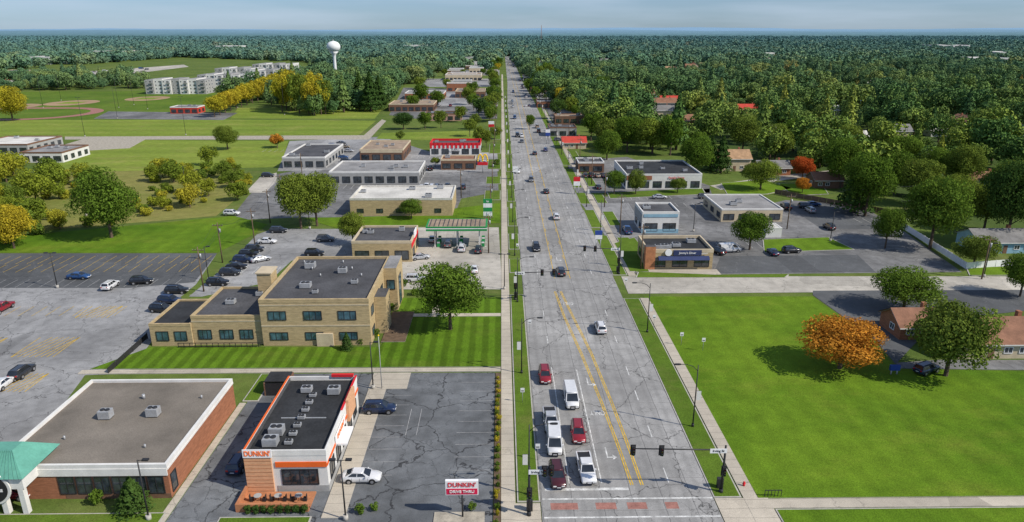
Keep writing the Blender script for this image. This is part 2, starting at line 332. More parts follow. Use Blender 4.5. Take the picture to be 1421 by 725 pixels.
for x in (11.65,15.1):
    strip(x,x+.14,146,1400,'paint_yellow_line')
    for k in range(60): strip(x+(.3 if x<13 else -.3),x+(.42 if x<13 else -.18),148+k*12,151+k*12,'paint_yellow_line')
strip(5,15.2,70.6,71.1)
for y in (68.9,65.6): strip(4.6,24.9,y,y+.25)
for x0,x1 in ((5.5,8.7),(10.8,13.2),(14.5,16.8),(19,20.5)): strip(x0,x1,67.1,68.3,'paver_red')
def arrow(cx,cy,d=1):
    z=.07
    mk.face([(cx-.09,cy-1.2,z),(cx+.09,cy-1.2,z),(cx+.09,cy+1.2,z),(cx-.09,cy+1.2,z)],'paint_white_line')
    mk.face([(cx+.1,cy-1.2,z),(cx+.1,cy-.95,z),(cx+.75,cy-.95,z),(cx+.75,cy-1.2,z)][::-1],'paint_white_line')
    mk.face([(cx+.7,cy-1.6,z),(cx+1.25,cy-1.08,z),(cx+.7,cy-.55,z)],'paint_white_line')
arrow(13.6,78.5); arrow(13.4,98); arrow(13.2,160)
def text_mesh(body,size,ext=.02):
    c=bpy.data.curves.new('t','FONT'); c.body=body; c.size=size; c.extrude=ext; c.align_x='CENTER'; c.align_y='CENTER'; c.offset=size*.012
    o=bpy.data.objects.new('t',c); scn.collection.objects.link(o); bpy.context.view_layer.update()
    me=bpy.data.meshes.new_from_object(o.evaluated_get(bpy.context.evaluated_depsgraph_get())); bpy.data.objects.remove(o)
    return [tuple(v.co) for v in me.vertices],[tuple(p.vertices) for p in me.polygons]
def add_text(m,body,size,mat,M4,ext=.02,sx=1,sy=1):
    vs,fs=text_mesh(body,size,ext); k=len(m.v)
    m.v+=[tuple(M4@Vector((v[0]*sx,v[1]*sy,v[2]))) for v in vs]; mm=m.mid(mat)
    for f in fs: m.f.append(tuple(k+i for i in f)); m.mi.append(mm); m.sm.append(False)
def face_S(x,y,z): return Matrix.Translation((x,y,z))@Matrix.Rotation(math.pi/2,4,'X')
def face_E(x,y,z): return Matrix.Translation((x,y,z))@Matrix.Rotation(math.pi/2,4,'Z')@Matrix.Rotation(math.pi/2,4,'X')
add_text(mk,'ONLY',1.0,'paint_white_line',Matrix.Translation((13.7,88.5,.07))@Matrix.Rotation(math.pi,4,'Z'),.001,.8,1.8)
add_text(mk,'ONLY',1.0,'paint_white_line',Matrix.Translation((13.3,131,.07))@Matrix.Rotation(math.pi,4,'Z'),.001,.8,1.8)
mk.make('road_markings')
# sidewalks + verges
slab('sidewalk',rect(28.6,30.3,62,133.8),0,.1,'sidewalk_concrete'); slab('sidewalk',rect(28.6,30.3,147.5,900),0,.1,'sidewalk_concrete'); slab('sidewalk',rect(-.3,1.4,62,900),0,.1,'sidewalk_concrete')
slab('sidewalk',rect(30.3,140,67.0,68.7),0,.1,'sidewalk_concrete')
sheet('corner_pavement',rect(25.1,31.5,60,68.9),.08,'sidewalk_concrete')
sheet('corner_pavement',rect(1.4,4.3,62,68.3),.08,'sidewalk_concrete')
pad('grass_verge',31.6,140,58,66.8,'grass_lawn')
def verges(x0,x1,gaps,y0,y1):
    y=y0
    for a,b in gaps+[(y1,y1)]:
        if a-y>2: pad('grass_verge',x0,x1,y,a,'grass_verge')
        y=b
verges(1.6,4.35,[(136,150),(160,168),(182,190),(212,220),(238,246),(262,270),(300,310),(340,350),(400,412),(470,482)],68.5,560)
verges(25.05,28.4,[(133.5,148),(180,188),(208,216),(232,240),(275,283),(320,330),(372,384),(440,450),(520,530)],69,560)
for side,x0,x1,ys in ((0,-6,-.6,[(222,236),(247,260),(275,297),(312,338),(355,395)]),(1,30.6,34,[(150,178),(190,206),(217,230),(242,272),(285,318),(332,370)])):
    for a,b in ys: pad('grass_strip',x0,x1,a,b,'grass_verge')
slab('hedge_bed',rect(-1.2,-.35,64,101),0,.14,'mulch')
lw=slab('lawn',[(-.4,103.3),(-.4,134.5),(-21,134.5),(-21.5,111),(-62,111.5),(-68,103.3)],0,.11,'grass_striped')
slab('garden_path',rect(-69,-.4,101.6,102.9),0,.15,'sidewalk_concrete')
slab('garden_path',rect(-21,-.4,124.5,126),.1,.13,'sidewalk_concrete')
slab('garden_path',rect(-14,-12.5,126,136),.1,.13,'sidewalk_concrete')
slab('plant_bed',rect(-21.8,-17.5,113,127),.1,.17,'mulch')
slab('lawn',ccw([G(*p) for p in [(893,412),(1128,412),(1210,470),(1243,512),(1421,516),(1700,522)]]+[(140,68.9),(30.4,68.9)]),0,.06,'grass_lawn')
slab('sidewalk',rect(-39.4,-38.5,62,92),0,.12,'sidewalk_concrete')
pad('grass_strip',-75,-39,61.5,67.2,'grass_verge')
pad('grass_strip',-39.2,-36.8,92.5,101.2,'grass_verge')
pad('grass_strip',-32.5,-22,62,66.3,'grass_verge')
slab('gravel_bed',rect(-8,-2.2,60,66.8),0,.14,'gravel')
slab('sidewalk',rect(-20.9,-18.2,66,96),0,.12,'sidewalk_concrete')
slab('sidewalk',rect(-21,-15,96,101.3),0,.11,'sidewalk_concrete')
padp('grass_island',[(1058,333),(1150,330),(1186,347),(1060,351)],'grass_lawn')
padp('grass_island',[(1000,255),(1060,250),(1100,262),(1065,270),(1010,272)],'grass_lawn')
padp('grass_island',[(1080,255),(1140,255),(1150,270),(1100,272)],'grass_lawn')
padp('grass_island',[(1340,372),(1421,370),(1500,382),(1345,383)],'grass_lawn')
padp('grass_island',[(885,378),(995,382),(1095,382),(1090,386),(882,386)],'grass_verge')
padp('grass_island',[(842,268),(975,262),(980,270),(846,276)],'grass_verge')
padp('grass_island',[(880,330),(893,345),(898,378),(874,378),(852,338)],'grass_verge')
# parking lines
pl=MB()
def stalls(x0,x1,y0,y1,n,m='paint_white_line',z=.055,w=.1):
    for i in range(n+1):
        x=x0+(x1-x0)*i/n; pl.face([(x-w/2,y0,z),(x+w/2,y0,z),(x+w/2,y1,z),(x-w/2,y1,z)],m)
def stallsY(x0,x1,y0,y1,n,m='paint_white_line',z=.055,w=.1):
    for i in range(n+1):
        y=y0+(y1-y0)*i/n; pl.face([(x0,y-w/2,z),(x1,y-w/2,z),(x1,y+w/2,z),(x0,y+w/2,z)],m)
stallsY(-6.5,-1.6,72,98,9,'paint_faded_line',w=.07); stallsY(-18,-14,74,94,7,'paint_faded_line',w=.07)
stalls(-13.5,-12,83,90,1,'paint_faded_line',w=.08)
stalls(-124,-72,158,164,20,'paint_yellow_line'); stalls(-124,-72,142,147,20,'paint_faded_line'); stalls(-118,-72,152,157.5,16,'paint_yellow_line')
stalls(-116,-76,126,131,15,'paint_yellow_line'); 
def hatch(x0,x1,y0,y1,n=7):
    for i in range(n):
        t=i/n; a=(x0+(x1-x0)*t,y0); b=(x0+(x1-x0)*min(1,t+.3),y1)
        pl.face([(a[0],a[1],.056),(a[0]+.14,a[1],.056),(b[0]+.14,b[1],.056),(b[0],b[1],.056)],'paint_yellow_line')
    stalls(x0,x1+.14,y0,y1,1,'paint_yellow_line',.057,.14)
hatch(-84,-77,108,116); hatch(-80,-74,96,102); hatch(-83,-77,125,131,6); hatch(-98,-90,110,116)
stallsY(-73,-67.5,104,124,7,'paint_faded_line'); stallsY(-66,-61,137,162,9); stalls(-60,-42,150,155,7)
stalls(48,80,168,173,12); stallsY(98,103,158,176,6); stalls(104,130,192,197,10); stalls(50,78,212,217,10); stallsY(46,51,186,204,7)
stalls(40,56,222,228,6); stalls(45,80,280,286,13); stalls(-110,-60,318,324,18); stalls(-80,-40,240,246,15)
stalls(-45,-8,300,306,14)
pl.make('parking_lines')
# ---------------- buildings ----------------
def shell(x0,x1,y0,y1,h,wall,roof,par='stucco_white',pt=.35,ph=.5):
    m=MB(); m.box(x0,x1,y0,y1,0,h,wall); e=.04
    m.face([(x0+pt,y0+pt,h+.02),(x1-pt,y0+pt,h+.02),(x1-pt,y1-pt,h+.02),(x0+pt,y1-pt,h+.02)],roof)
    a,b,c,d=x0-e,x1+e,y0-e,y1+e
    m.box(a,b,c,c+pt,h-.15,h+ph,par); m.box(a,b,d-pt,d,h-.15,h+ph,par)
    m.box(a,a+pt,c+pt,d-pt,h-.15,h+ph,par); m.box(b-pt,b,c+pt,d-pt,h-.15,h+ph,par)
    return m
def pane(m,face,c,a0,a1,z0,z1,mull=1,fr='sign_white',gl='window_glass',t=.1):
    def bx(u0,u1,v0,v1,d,mt):
        if face=='S': m.box(u0,u1,c-d,c+.02,v0,v1,mt)
        elif face=='N': m.box(u0,u1,c-.02,c+d,v0,v1,mt)
        elif face=='E': m.box(c-.02,c+d,u0,u1,v0,v1,mt)
        else: m.box(c-d,c+.02,u0,u1,v0,v1,mt)
    bx(a0+t,a1-t,z0+t,z1-t,.03,gl)
    bx(a0,a0+t,z0,z1,.09,fr);bx(a1-t,a1,z0,z1,.09,fr);bx(a0+t,a1-t,z1-t,z1,.09,fr);bx(a0+t,a1-t,z0,z0+t,.11,fr)
    for i in range(mull):
        u=a0+(a1-a0)*(i+1)/(mull+1); bx(u-.04,u+.04,z0+t,z1-t,.07,fr)
def band(m,face,c,a0,a1,z0,z1,mt,d=.06):
    if face=='S': m.box(a0,a1,c-d,c+.01,z0,z1,mt)
    elif face=='E': m.box(c-.01,c+d,a0,a1,z0,z1,mt)
    elif face=='W': m.box(c-d,c+.01,a0,a1,z0,z1,mt)
def acu(m,x,y,z,s=1.5,h=1.1):
    m.box(x-s/2,x+s/2,y-s*.4,y+s*.4,z+.15,z+h,'metal_grey'); m.box(x-s/2+.1,x+s/2-.1,y-s*.4+.1,y+s*.4-.1,z,z+.15,'metal_dark')
    m.cyl((x-s*.2,y,z+h),(x-s*.2,y,z+h+.12),s*.2,s*.2,12,'metal_dark'); m.cyl((x+s*.22,y,z+h),(x+s*.22,y,z+h+.12),s*.2,s*.2,12,'metal_dark')
# coffee shop
x0,x1,y0,y1,h=-30.8,-21.1,71,89.5,5.2
m=shell(x0,x1,y0,y1,h,'stucco_white','roof_black','stucco_white',.2,.6)
m.box(x0+.16,x0+.3,y0+.3,y1-.3,h+.03,h+.5,'roof_dark'); m.box(x1-.3,x1-.16,y0+.3,y1-.3,h+.03,h+.5,'roof_dark')
band(m,'S',y0,x0,x0+3.2,0,h-.2,'peach_slat',.25); band(m,'S',y0-.25,x0-.02,x0+3.4,h-.2,h+.9,'sign_white',.1)
for i in range(9): band(m,'S',y0-.25,x0,x0+3.2,.3+i*.52,.36+i*.52,'terracotta',.02)
band(m,'S',y0,x0+3.6,x1,3.5,4.2,'orange_panel',.12); band(m,'E',x1,y0,y1,3.6,3.95,'orange_panel',.1)
band(m,'S',y0,x0+3.6,x1,0,.9,'stucco_grey',.07); band(m,'E',x1,y0,y1,0,.9,'stucco_grey',.07)
pane(m,'S',y0,x0+4.2,x0+8.6,1,3.2,3,'metal_dark')
for i in range(5): pane(m,'E',x1,y0+1+i*3.4,y0+3.2+i*3.4,.95,3.2,1,'metal_dark')
m.box(x1+.05,x1+1.3,y0+5,y0+9,3.1,3.4,'sign_white'); m.box(x1+.04,x1+.4,y0+11,y0+15,2.9,6.1,'peach_slat'); m.box(x0-.5,x0-.04,y0+3,y0+6,1,3.6,'stucco_grey')
band(m,'E',x1+.1,y0+4.2,y0+9.5,3.7,4.9,'sign_white',.08)
add_text(m,"DUNKIN'",.95,'sign_orange',face_S(x0+1.7,y0-.37,h+.36),.03,.8,1)
add_text(m,"DUNKIN'",.9,'sign_orange',face_E(x1+.2,y0+6.8,4.3),.03)
m.box(x1-3.5,x1-.4,y1-.35,y1+.06,h+.6,h+1.0,'sign_red')
m.box(x1-.2,x1+.06,y0+9,y1,h+.6,h+.7,'sign_red'); m.box(x0-.06,x0+.16,y0,y1,h+.6,h+.68,'orange_panel')
for i in range(7): acu(m,x0+4.7,y0+2.2+i*1.9,h+.02,.9,.5)
for i in range(2): acu(m,x0+2.6,y0+2+i*2.4,h+.02,1.7,1.1)
acu(m,x0+7.4,y0+14.5,h+.02,1.6,1.0); acu(m,x0+3.5,y0+15,h+.02,1.4,.8)
m.box(x0+2,x0+7.8,y0+8,y0+8.15,h+.02,h+.12,'metal_grey')
m.make('coffee_shop')
pt=MB(); pt.box(-31,-22.6,67.2,70.7,0,.22,'terracotta'); pt.box(-31,-22.6,67.2,67.45,.22,1.1,'terracotta'); pt.box(-31,-30.75,67.45,70.7,.22,1.1,'terracotta')
for i in range(3):
    tx=-29+i*2.4; pt.cyl((tx,69,.22),(tx,69,.95),.05,.05,8,'metal_dark'); pt.cyl((tx,69,.95),(tx,69,1.0),.45,.45,14,'stucco_grey')
    for a in (-.75,.75): pt.box(tx+a-.2,tx+a+.2,68.8,69.2,.22,.68,'metal_dark'); pt.box(tx+a*1.25-.03,tx+a*1.25+.03,68.8,69.2,.68,1.1,'metal_dark')
pt.make('patio_terrace')
e=MB()
for a in ((-36.4,-36.2,94.2,97.8),(-33,-32.8,94.2,97.8),(-36.2,-33,97.6,97.8)): e.box(*a,0,2.2,'brick_brown')
e.box(-35.8,-33.4,95,97,.1,1.5,'sign_green'); e.box(-36.2,-33,94.2,94.3,.1,2.1,'metal_dark'); e.box(-36.3,-32.9,94.35,97.5,2.25,2.45,'roof_black'); e.make('dumpster_enclosure')
# furniture store
x0,x1,y0,y1,h=-60,-39.6,70,91,4.3
m=shell(x0,x1,y0,y1,h,'brick_red','roof_gravel','stucco_white',.35,.4)
band(m,'S',y0,x0,x1,3.2,4.15,'stucco_white',.12); band(m,'S',y0,x0+8,x1,0,.7,'brick_brown',.05)
for i in range(6): pane(m,'S',y0,x0+7.4+i*2.1,x0+9.3+i*2.1,.7,3.1,1,'metal_dark')
pane(m,'E',x1,y0+.4,y0+1.8,.5,3,0,'metal_dark')
band(m,'E',x1,y0,y1,3.9,4.15,'stucco_white',.08)
acu(m,-52.5,81,h+.02,1.5,1.2); acu(m,-46.5,81.5,h+.02,1.5,1.2); m.cyl((-50,86,h),(-50,86,h+.7),.2,.2,8,'metal_grey')
for px_,py_ in ((-55,76),(-44,74),(-42,86)): m.cyl((px_,py_,h),(px_,py_,h+.5),.12,.12,8,'metal_grey')
a,b,c,d=-61.6,-54.6,67.3,70
m.box(a,b,c,d-.02,3.4,5.0,'stucco_white')
for xx in (a+.2,b-.8,a+2.4,b-3.0): m.box(xx,xx+.6,c,c+.6,0,3.4,'stucco_white')
m.loft([[(a-.4,c-.4,5.0),(b+.4,c-.4,5.0),(b+.4,d+4.0,5.0),(a-.4,d+4.0,5.0)],[(a+2.2,c+2.4,6.9),(b-2.2,c+2.4,6.9),(b-2.2,d+1.6,6.9),(a+2.2,d+1.6,6.9)]],'roof_green_metal',False)
for i in range(14):
    xx=a+i*(b-a)/13; u=(xx-a)/(b-a); xt=a+2.2+(b-a-4.4)*u; m.cyl((xx,c-.4,5.03),(xt,c+2.4,6.93),.035,.035,4,'roof_green_metal')
m.cyl((-58.1,c-.06,3.6),(-58.1,c-.22,3.6),2.1,2.1,32,'stucco_white',False); m.cyl((-58.1,c-.22,3.6),(-58.1,c-.3,3.6),1.8,1.8,32,'sign_black',False)
add_text(m,"EMPIRE",.65,'sign_white',face_S(-58.1,c-.34,4.1)); add_text(m,"FURNITURE",.5,'sign_white',face_S(-58.1,c-.34,3.45)); add_text(m,"GALLERIES",.32,'sign_red',face_S(-58.1,c-.34,2.9))
m.make('furniture_store')
# civic brick building
m=shell(-42.3,-23.3,112,136,8.3,'brick_tan','roof_dark','brick_tan',.4,.5)
z=[(1.1,2.6),(4.9,6.6)]
for xa in (-41,-34.8,-28.8):
    for a_,b_ in z: pane(m,'S',112,xa,xa+(3.2),a_,b_,2,'metal_dark','blue_glass')
band(m,'S',112,-42.3,-23.3,3.7,3.95,'stucco_cream',.05); band(m,'S',112,-42.3,-23.3,7.6,7.8,'stucco_cream',.05)
for ya in (113.5,118.5,123.5,128.5):
    pane(m,'E',-23.3,ya,ya+2.4,4.9,6.6,1,'metal_dark','blue_glass')
    if ya!=118.5: pane(m,'E',-23.3,ya,ya+2.4,1.1,2.6,1,'metal_dark','blue_glass')
m.box(-32.8,-29.9,111.6,112,0,2.4,'stucco_cream')
m.box(-23.25,-21.2,117,121.5,0,7.2,'brick_tan','roof_dark'); m.box(-23.25,-20.8,128,136,0,8.9,'brick_tan','roof_grey'); pane(m,'E',-20.8,130,133,.5,6.5,1,'metal_dark','blue_glass'); pane(m,'S',128,-22.8,-21.2,4.5,6.5,0,'metal_dark','blue_glass'); 
for p in ((-36,119,1.9,1.0),(-31,127,1.6,1.1),(-27.5,121,1.2,.8),(-38,130,1.9,1.2),(-33.5,116,1,.7)): acu(m,p[0],p[1],8.32,p[2],p[3])
for q in range(6): m.cyl((-40+q*2.6,133-(q%3)*4,8.3),(-40+q*2.6,133-(q%3)*4,8.9),.14,.14,8,'metal_grey')
w2=shell(-54.7,-42.36,112.6,127,5.2,'brick_tan','roof_dark','brick_tan',.35,.4)
for xa in (-53.8,-50,-46.5): pane(w2,'S',112.6,xa,xa+2.4,1.1,2.9,2,'metal_dark','blue_glass'); 
band(w2,'S',112.6,-54.7,-42.4,4.4,4.6,'stucco_cream',.05); acu(w2,-50,119,5.22,1.6,.9); acu(w2,-46,123,5.22,1.3,.9)
w2.box(-46.2,-43.6,123,126.6,5.2,9.6,'brick_tan'); w2.box(-46.4,-43.4,122.8,126.8,9.6,9.85,'stucco_cream')
w3=shell(-62,-54.76,112.2,124,3.9,'brick_tan','roof_black','brick_tan',.35,.35)
for xa in (-61,-57.8): pane(w3,'S',112.2,xa,xa+2.2,1,2.8,1,'metal_dark','blue_glass')
ob=m.make('civic_brick_building'); 
for q,nm in ((w2,'west_wing'),(w3,'annex')):
    o=q.make(nm); o.parent=ob
rw=MB(); rw.box(-57,-42.5,111.2,111.35,.3,.38,'metal_dark'); rw.box(-57,-42.5,111.2,111.35,.9,.97,'metal_dark')
for i in range(15): rw.box(-57+i,-56.94+i,111.2,111.34,.1,.9,'metal_dark')
rw.make('ramp_railing')
def comm(name,pl_,pr,pyb,depth,h,wall,roof,par='stucco_white',win=True,sign=None,acs=3,ph=.5):
    xa,ya=G(pl_,pyb); xb,_=G(pr,pyb); ya=G((pl_+pr)/2,pyb)[1]
    m=shell(xa,xb,ya,ya+depth,h,wall,roof,par,.35,ph)
    if win:
        n=max(2,int((xb-xa)/4)); 
        for i in range(n):
            u=xa+(xb-xa)*(i+.15)/n; pane(m,'S',ya,u,u+(xb-xa)/n*.7,.6,min(2.9,h-1.2),1,'metal_dark')
        face,c=('E',xb) if xa<0 else ('W',xa)
        n=max(2,int(depth/5))
        for i in range(n):
            u=ya+depth*(i+.2)/n; pane(m,face,c,u,u+depth/n*.5,.8,min(2.8,h-1.2),1,'metal_dark')
    if sign:
        band(m,'S',ya,xa+.4,xb-.4,h-1.0,h-.2,sign,.12)
    r=random.Random(int(pl_*7+pyb))
    for i in range(acs): acu(m,xa+2+(xb-xa-4)*r.random(),ya+2+(depth-4)*r.random(),h+.02,1.3+r.random()*.8,.8+r.random()*.4)
    return m,(xa,xb,ya)
m,_=comm('w',487,628,300,18,5,'brick_tan','roof_white','roof_white',False,None,4); xa,xb,ya=_
for i in range(5): pane(m,'S',ya,xa+2+i*5.8,xa+4+i*5.8,1,2.3,1,'metal_dark')
m.make('warehouse_building')
comm('a',458,582,256,22,4.2,'stucco_grey','roof_grey','stucco_white',True,None,5)[0].make('shop_building')
m,(xa,xb,ya)=comm('a',500,560,224,26,4.6,'brick_brown','roof_tan','stucco_cream',True,'stucco_cream',3); m.make('shop_building')
m,(xa,xb,ya)=comm('a',393,452,234,34,4.2,'stucco_grey','roof_dark','stucco_white',True,None,4); m.make('shop_building')
m,(xa,xb,ya)=comm('a',597,667,216,13,4.6,'stucco_white','roof_dark','sign_red',True,None,3,1.0)
for i in range(12):
    u=xa+(xb-xa)*i/12; m.box(u,u+(xb-xa)/24,ya-.15,ya-.045,3.2,5.6,'sign_red')
add_text(m,"BURGERS",1.3,'sign_white',face_S((xa+xb)/2,ya-.3,2.4)); m.make('striped_restaurant')
m,_=comm('a',612,660,236,10,3.8,'brick_brown','shingle_brown','stucco_cream',True,None,1); m.make('fast_food_restaurant')
m,_=comm('a',490,572,364,14,4.8,'brick_tan','roof_dark','stucco_cream',True,None,3); xa,xb,ya=_
band(m,'E',xb,ya,ya+13,3.4,4.6,'sign_red',.1); band(m,'E',xb,ya+5,ya+9,4.6,6.2,'sign_white',.2); m.make('convenience_store')
(xa,ya)=G(592,347);xb=G(676,347)[0]; m=MB(); zc=4.9
m.box(xa,xb,ya,ya+8,zc,zc+.95,'sign_green','roof_dark'); m.box(xa-.03,xb+.03,ya-.03,ya+8.03,zc+.55,zc+.75,'sign_white'); m.box(xa-.05,xb+.05,ya-.05,ya+8.05,zc+.95,zc+1.1,'sign_green'); m.box(xa+.4,xb-.4,ya+.4,ya+7.6,zc+1.1,zc+1.12,'roof_tan')
for i in range(12): m.box(xa+.8+i*1.15,xa+1.0+i*1.15,ya+.6,ya+7.4,zc+1.12,zc+1.2,'roof_dark')
for i in range(3):
    for yy in (ya+2,ya+6):
        u=xa+2+(xb-xa-4)*i/2; m.box(u-.15,u+.15,yy-.15,yy+.15,.04,zc,'stucco_white'); m.box(u+.5,u+1.3,yy-.3,yy+.3,.2,1.9,'sign_green'); m.box(u+.55,u+1.25,yy-.32,yy+.32,1.2,1.6,'sign_white'); m.box(u-.6,u+1.8,yy-.6,yy+.6,.04,.2,'kerb')
m.make('fuel_canopy')
m,(xa,xb,ya)=comm('a',868,973,263,27,5.0,'stucco_white','roof_black','stucco_white',True,None,5)
band(m,'S',ya,xa+.2,xa+9,3.4,4.8,'brick_red',.16); add_text(m,"Family Store",1.1,'sign_red',face_S(xb-9,ya-.2,4.1)); m.make('retail_store')
m,(xa,xb,ya)=comm('a',890,941,324,11,5.6,'stucco_white','roof_dark','stucco_white',True,'siding_blue',2)
band(m,'S',ya,xa,xb,0,1.2,'siding_blue',.07); band(m,'W',xa,ya,ya+11,2.6,5.2,'stucco_grey',.1); m.make('repair_shop')
m,(xa,xb,ya)=comm('a',897,988,374,11.5,4.2,'brick_tan','roof_black','stucco_cream',True,None,6,.7)
m.loft([[(xa+2.5,ya-1.2,2.6),(xb-1,ya-1.2,2.6),(xb-1,ya-.1,2.6),(xa+2.5,ya-.1,2.6)],[(xa+2.5,ya-.25,3.3),(xb-1,ya-.25,3.3),(xb-1,ya-.1,3.3),(xa+2.5,ya-.1,3.3)]],'awning_blue',False)
m.box(xa+6,xa+12.5,ya-.35,ya-.05,3.5,4.7,'awning_blue'); m.cyl((xa+4.8,ya-.2,4.2),(xa+4.8,ya-.4,4.2),.8,.8,20,'sign_white',False); add_text(m,"Jimmy's Diner",.7,'sign_white',face_S(xa+9.2,ya-.4,4.1)); add_text(m,"BREAKFAST",.45,'sign_white',face_S(xb-2.5,ya-.3,3.9))
m.box(xa-.5,xa+1.8,ya-.3,ya+1.5,0,5.6,'terracotta','roof_dark')
m.make('diner_restaurant')
slab('forecourt_pavement',rect(xa-2,xb+1,ya-4,ya-.4),.0,.12,'sidewalk_concrete')
comm('a',1000,1085,308,19,3.6,'stucco_cream','roof_grey','stucco_white',True,None,2,.3)[0].make('office_building')
comm('a',1062,1084,330,5,2.6,'stucco_white','roof_white','stucco_white',False,None,0,.1)[0].make('storage_shed')
for a in ((632,673,136,30,5,'brick_brown','roof_tan'),(540,602,155,26,4.6,'brick_brown','roof_tan'),(562,616,138,26,4.5,'brick_red','roof_grey'),(618,668,112,40,6,'stucco_cream','roof_tan'),(590,640,168,14,4,'stucco_pink','roof_dark'),
          (-40,40,214,26,4,'stucco_grey','roof_white'),(30,88,226,20,4,'stucco_white','roof_grey'),(237,275,158,12,4,'roof_red','roof_dark'),(38,62,112,30,6,'roof_red','roof_grey'),(-30,8,112,60,8,'brick_red','roof_dark'),
          (735,768,128,20,5,'brick_brown','roof_dark'),(762,800,190,14,4.5,'stucco_grey','roof_dark'),(770,812,172,14,4,'brick_brown','roof_tan'),(745,785,150,18,4,'brick_red','roof_grey'),(726,752,112,26,5,'stucco_white','roof_grey'),(802,838,240,10,3.8,'brick_brown','roof_dark')):
    comm('a',a[0],a[1],a[2],a[3],a[4],a[5],a[6],rnd.choice(['stucco_white','stucco_cream','brick_brown']),True,None,3)[0].make('shop_building')
# houses
def house(x,y,w_,d_,h=2.8,roof='shingle_grey',wall='stucco_cream',rot=0,rh=2.3,name='house',wing=False):
    m=MB()
    def gable(a,b,c,d,z,rh,alongx=True):
        m.box(a,b,c,d,0,z,wall); o=.5
        if alongx:
            yc=(c+d)/2
            for s_,e_ in ((c-o,1),(d+o,-1)):
                q=[(a-o,s_,z-.12),(b+o,s_,z-.12),(b+o,yc,z+rh),(a-o,yc,z+rh)]
                m.face(q if e_==1 else q[::-1],roof); q2=[(p[0],p[1],p[2]-.14) for p in q]; m.face(q2[::-1] if e_==1 else q2,'stucco_white')
            for xx in (a,b): m.face([(xx,c,z),(xx,d,z),(xx,yc,z+rh-.2)],wall)
            m.box(a-o,b+o,c-o-.06,c-o,z-.3,z-.1,'stucco_white')
        else:
            xc=(a+b)/2
            for s_,e_ in ((a-o,1),(b+o,-1)):
                q=[(s_,c-o,z-.12),(s_,d+o,z-.12),(xc,d+o,z+rh),(xc,c-o,z+rh)]
                m.face(q[::-1] if e_==1 else q,roof)
            for yy in (c,d): m.face([(a,yy,z),(b,yy,z),(xc,yy,z+rh-.2)],wall)
    gable(-w_/2,w_/2,-d_/2,d_/2,h,rh)
    if wing: gable(w_/2-6.5,w_/2-.5,-d_/2-3.5,0,h-.05,rh*.75,False)
    lim=w_/2-7.2 if wing else w_/2-1
    u=-w_/2+1
    k=0
    while u+1.5<lim:
        if k==2: m.box(u,u+1,-d_/2-.06,-d_/2+.02,0,2.1,'brick_brown')
        else: pane(m,'S',-d_/2,u,u+1.5,1,2.2,1)
        u+=2.6; k+=1
    if wing: pane(m,'S',-d_/2-3.5,w_/2-4.6,w_/2-2.4,.9,2.2,2)
    pane(m,'E',w_/2,-1.5,0,1,2.2,1); pane(m,'W',-w_/2,-1.5,0,1,2.2,1)
    m.box(w_*.2,w_*.2+.7,.3,1.1,h+.5,h+rh+.7,'brick_red')
    return m.make(name,(x,y,0),rot)
HP=[]
def hp(px,py,w_,d_,h,roof,wall,**k):
    x,y=G(px,py); HP.append((x,y+d_/2)); house(x,y+d_/2,w_,d_,h,roof,wall,**k)
hp(1400,498,20,10,2.9,'shingle_brown','stucco_cream',name='brick_house',rh=2.8)
hp(1278,472,8,7,2.6,'shingle_brown','brick_red',name='brick_house')
hp(1018,238,13,9,5,'shingle_tan','stucco_cream',rh=3)
hp(797,207,11,9,3,'roof_red','stucco_cream')
hp(1262,252,16,9,3,'roof_red','brick_red'); hp(1300,228,13,9,3,'shingle_grey','stucco_white'); hp(1075,244,12,8,3,'shingle_grey','brick_red')
hp(1150,262,10,8,3,'shingle_brown','brick_brown'); hp(1395,352,14,9,3,'shingle_grey','siding_blue'); hp(1370,262,14,9,3,'shingle_brown','stucco_white'); hp(1210,240,12,8,3,'shingle_grey','stucco_cream')
for a in ((1060,192),(1120,186),(1185,200),(1245,196),(1310,190),(1380,200),(1000,176),(945,180),(890,172),(1150,160),(1040,158),(1270,165),(860,150),(930,145),(1350,160),(1410,170)):
    hp(a[0],a[1],14,9,rnd.choice([3,5]),rnd.choice(['roof_red','shingle_tan','shingle_grey','shingle_brown','roof_white']),rnd.choice(['stucco_white','stucco_cream','brick_red']),rh=3)
for i in range(210):
    px_=rnd.uniform(735,1480); py_=rnd.choice([rnd.uniform(78,110),rnd.uniform(100,200),rnd.uniform(85,140)])
    if px_<760+(py_-80)*.9: continue
    if py_>180 and px_<1080: continue
    x,y=G(px_,py_)
    if any(abs(x-a)<20 and abs(y-b)<24 for a,b in HP): continue
    HP.append((x,y)); house(x,y,rnd.uniform(12,17),rnd.uniform(8,11),rnd.choice([3,5,5.5]),rnd.choice(['shingle_grey','shingle_brown','shingle_grey','shingle_tan','roof_white']),rnd.choice(['stucco_cream','stucco_white','brick_red','siding_blue','stucco_grey']),rot=rnd.choice([0,0,math.pi/2]),rh=3)
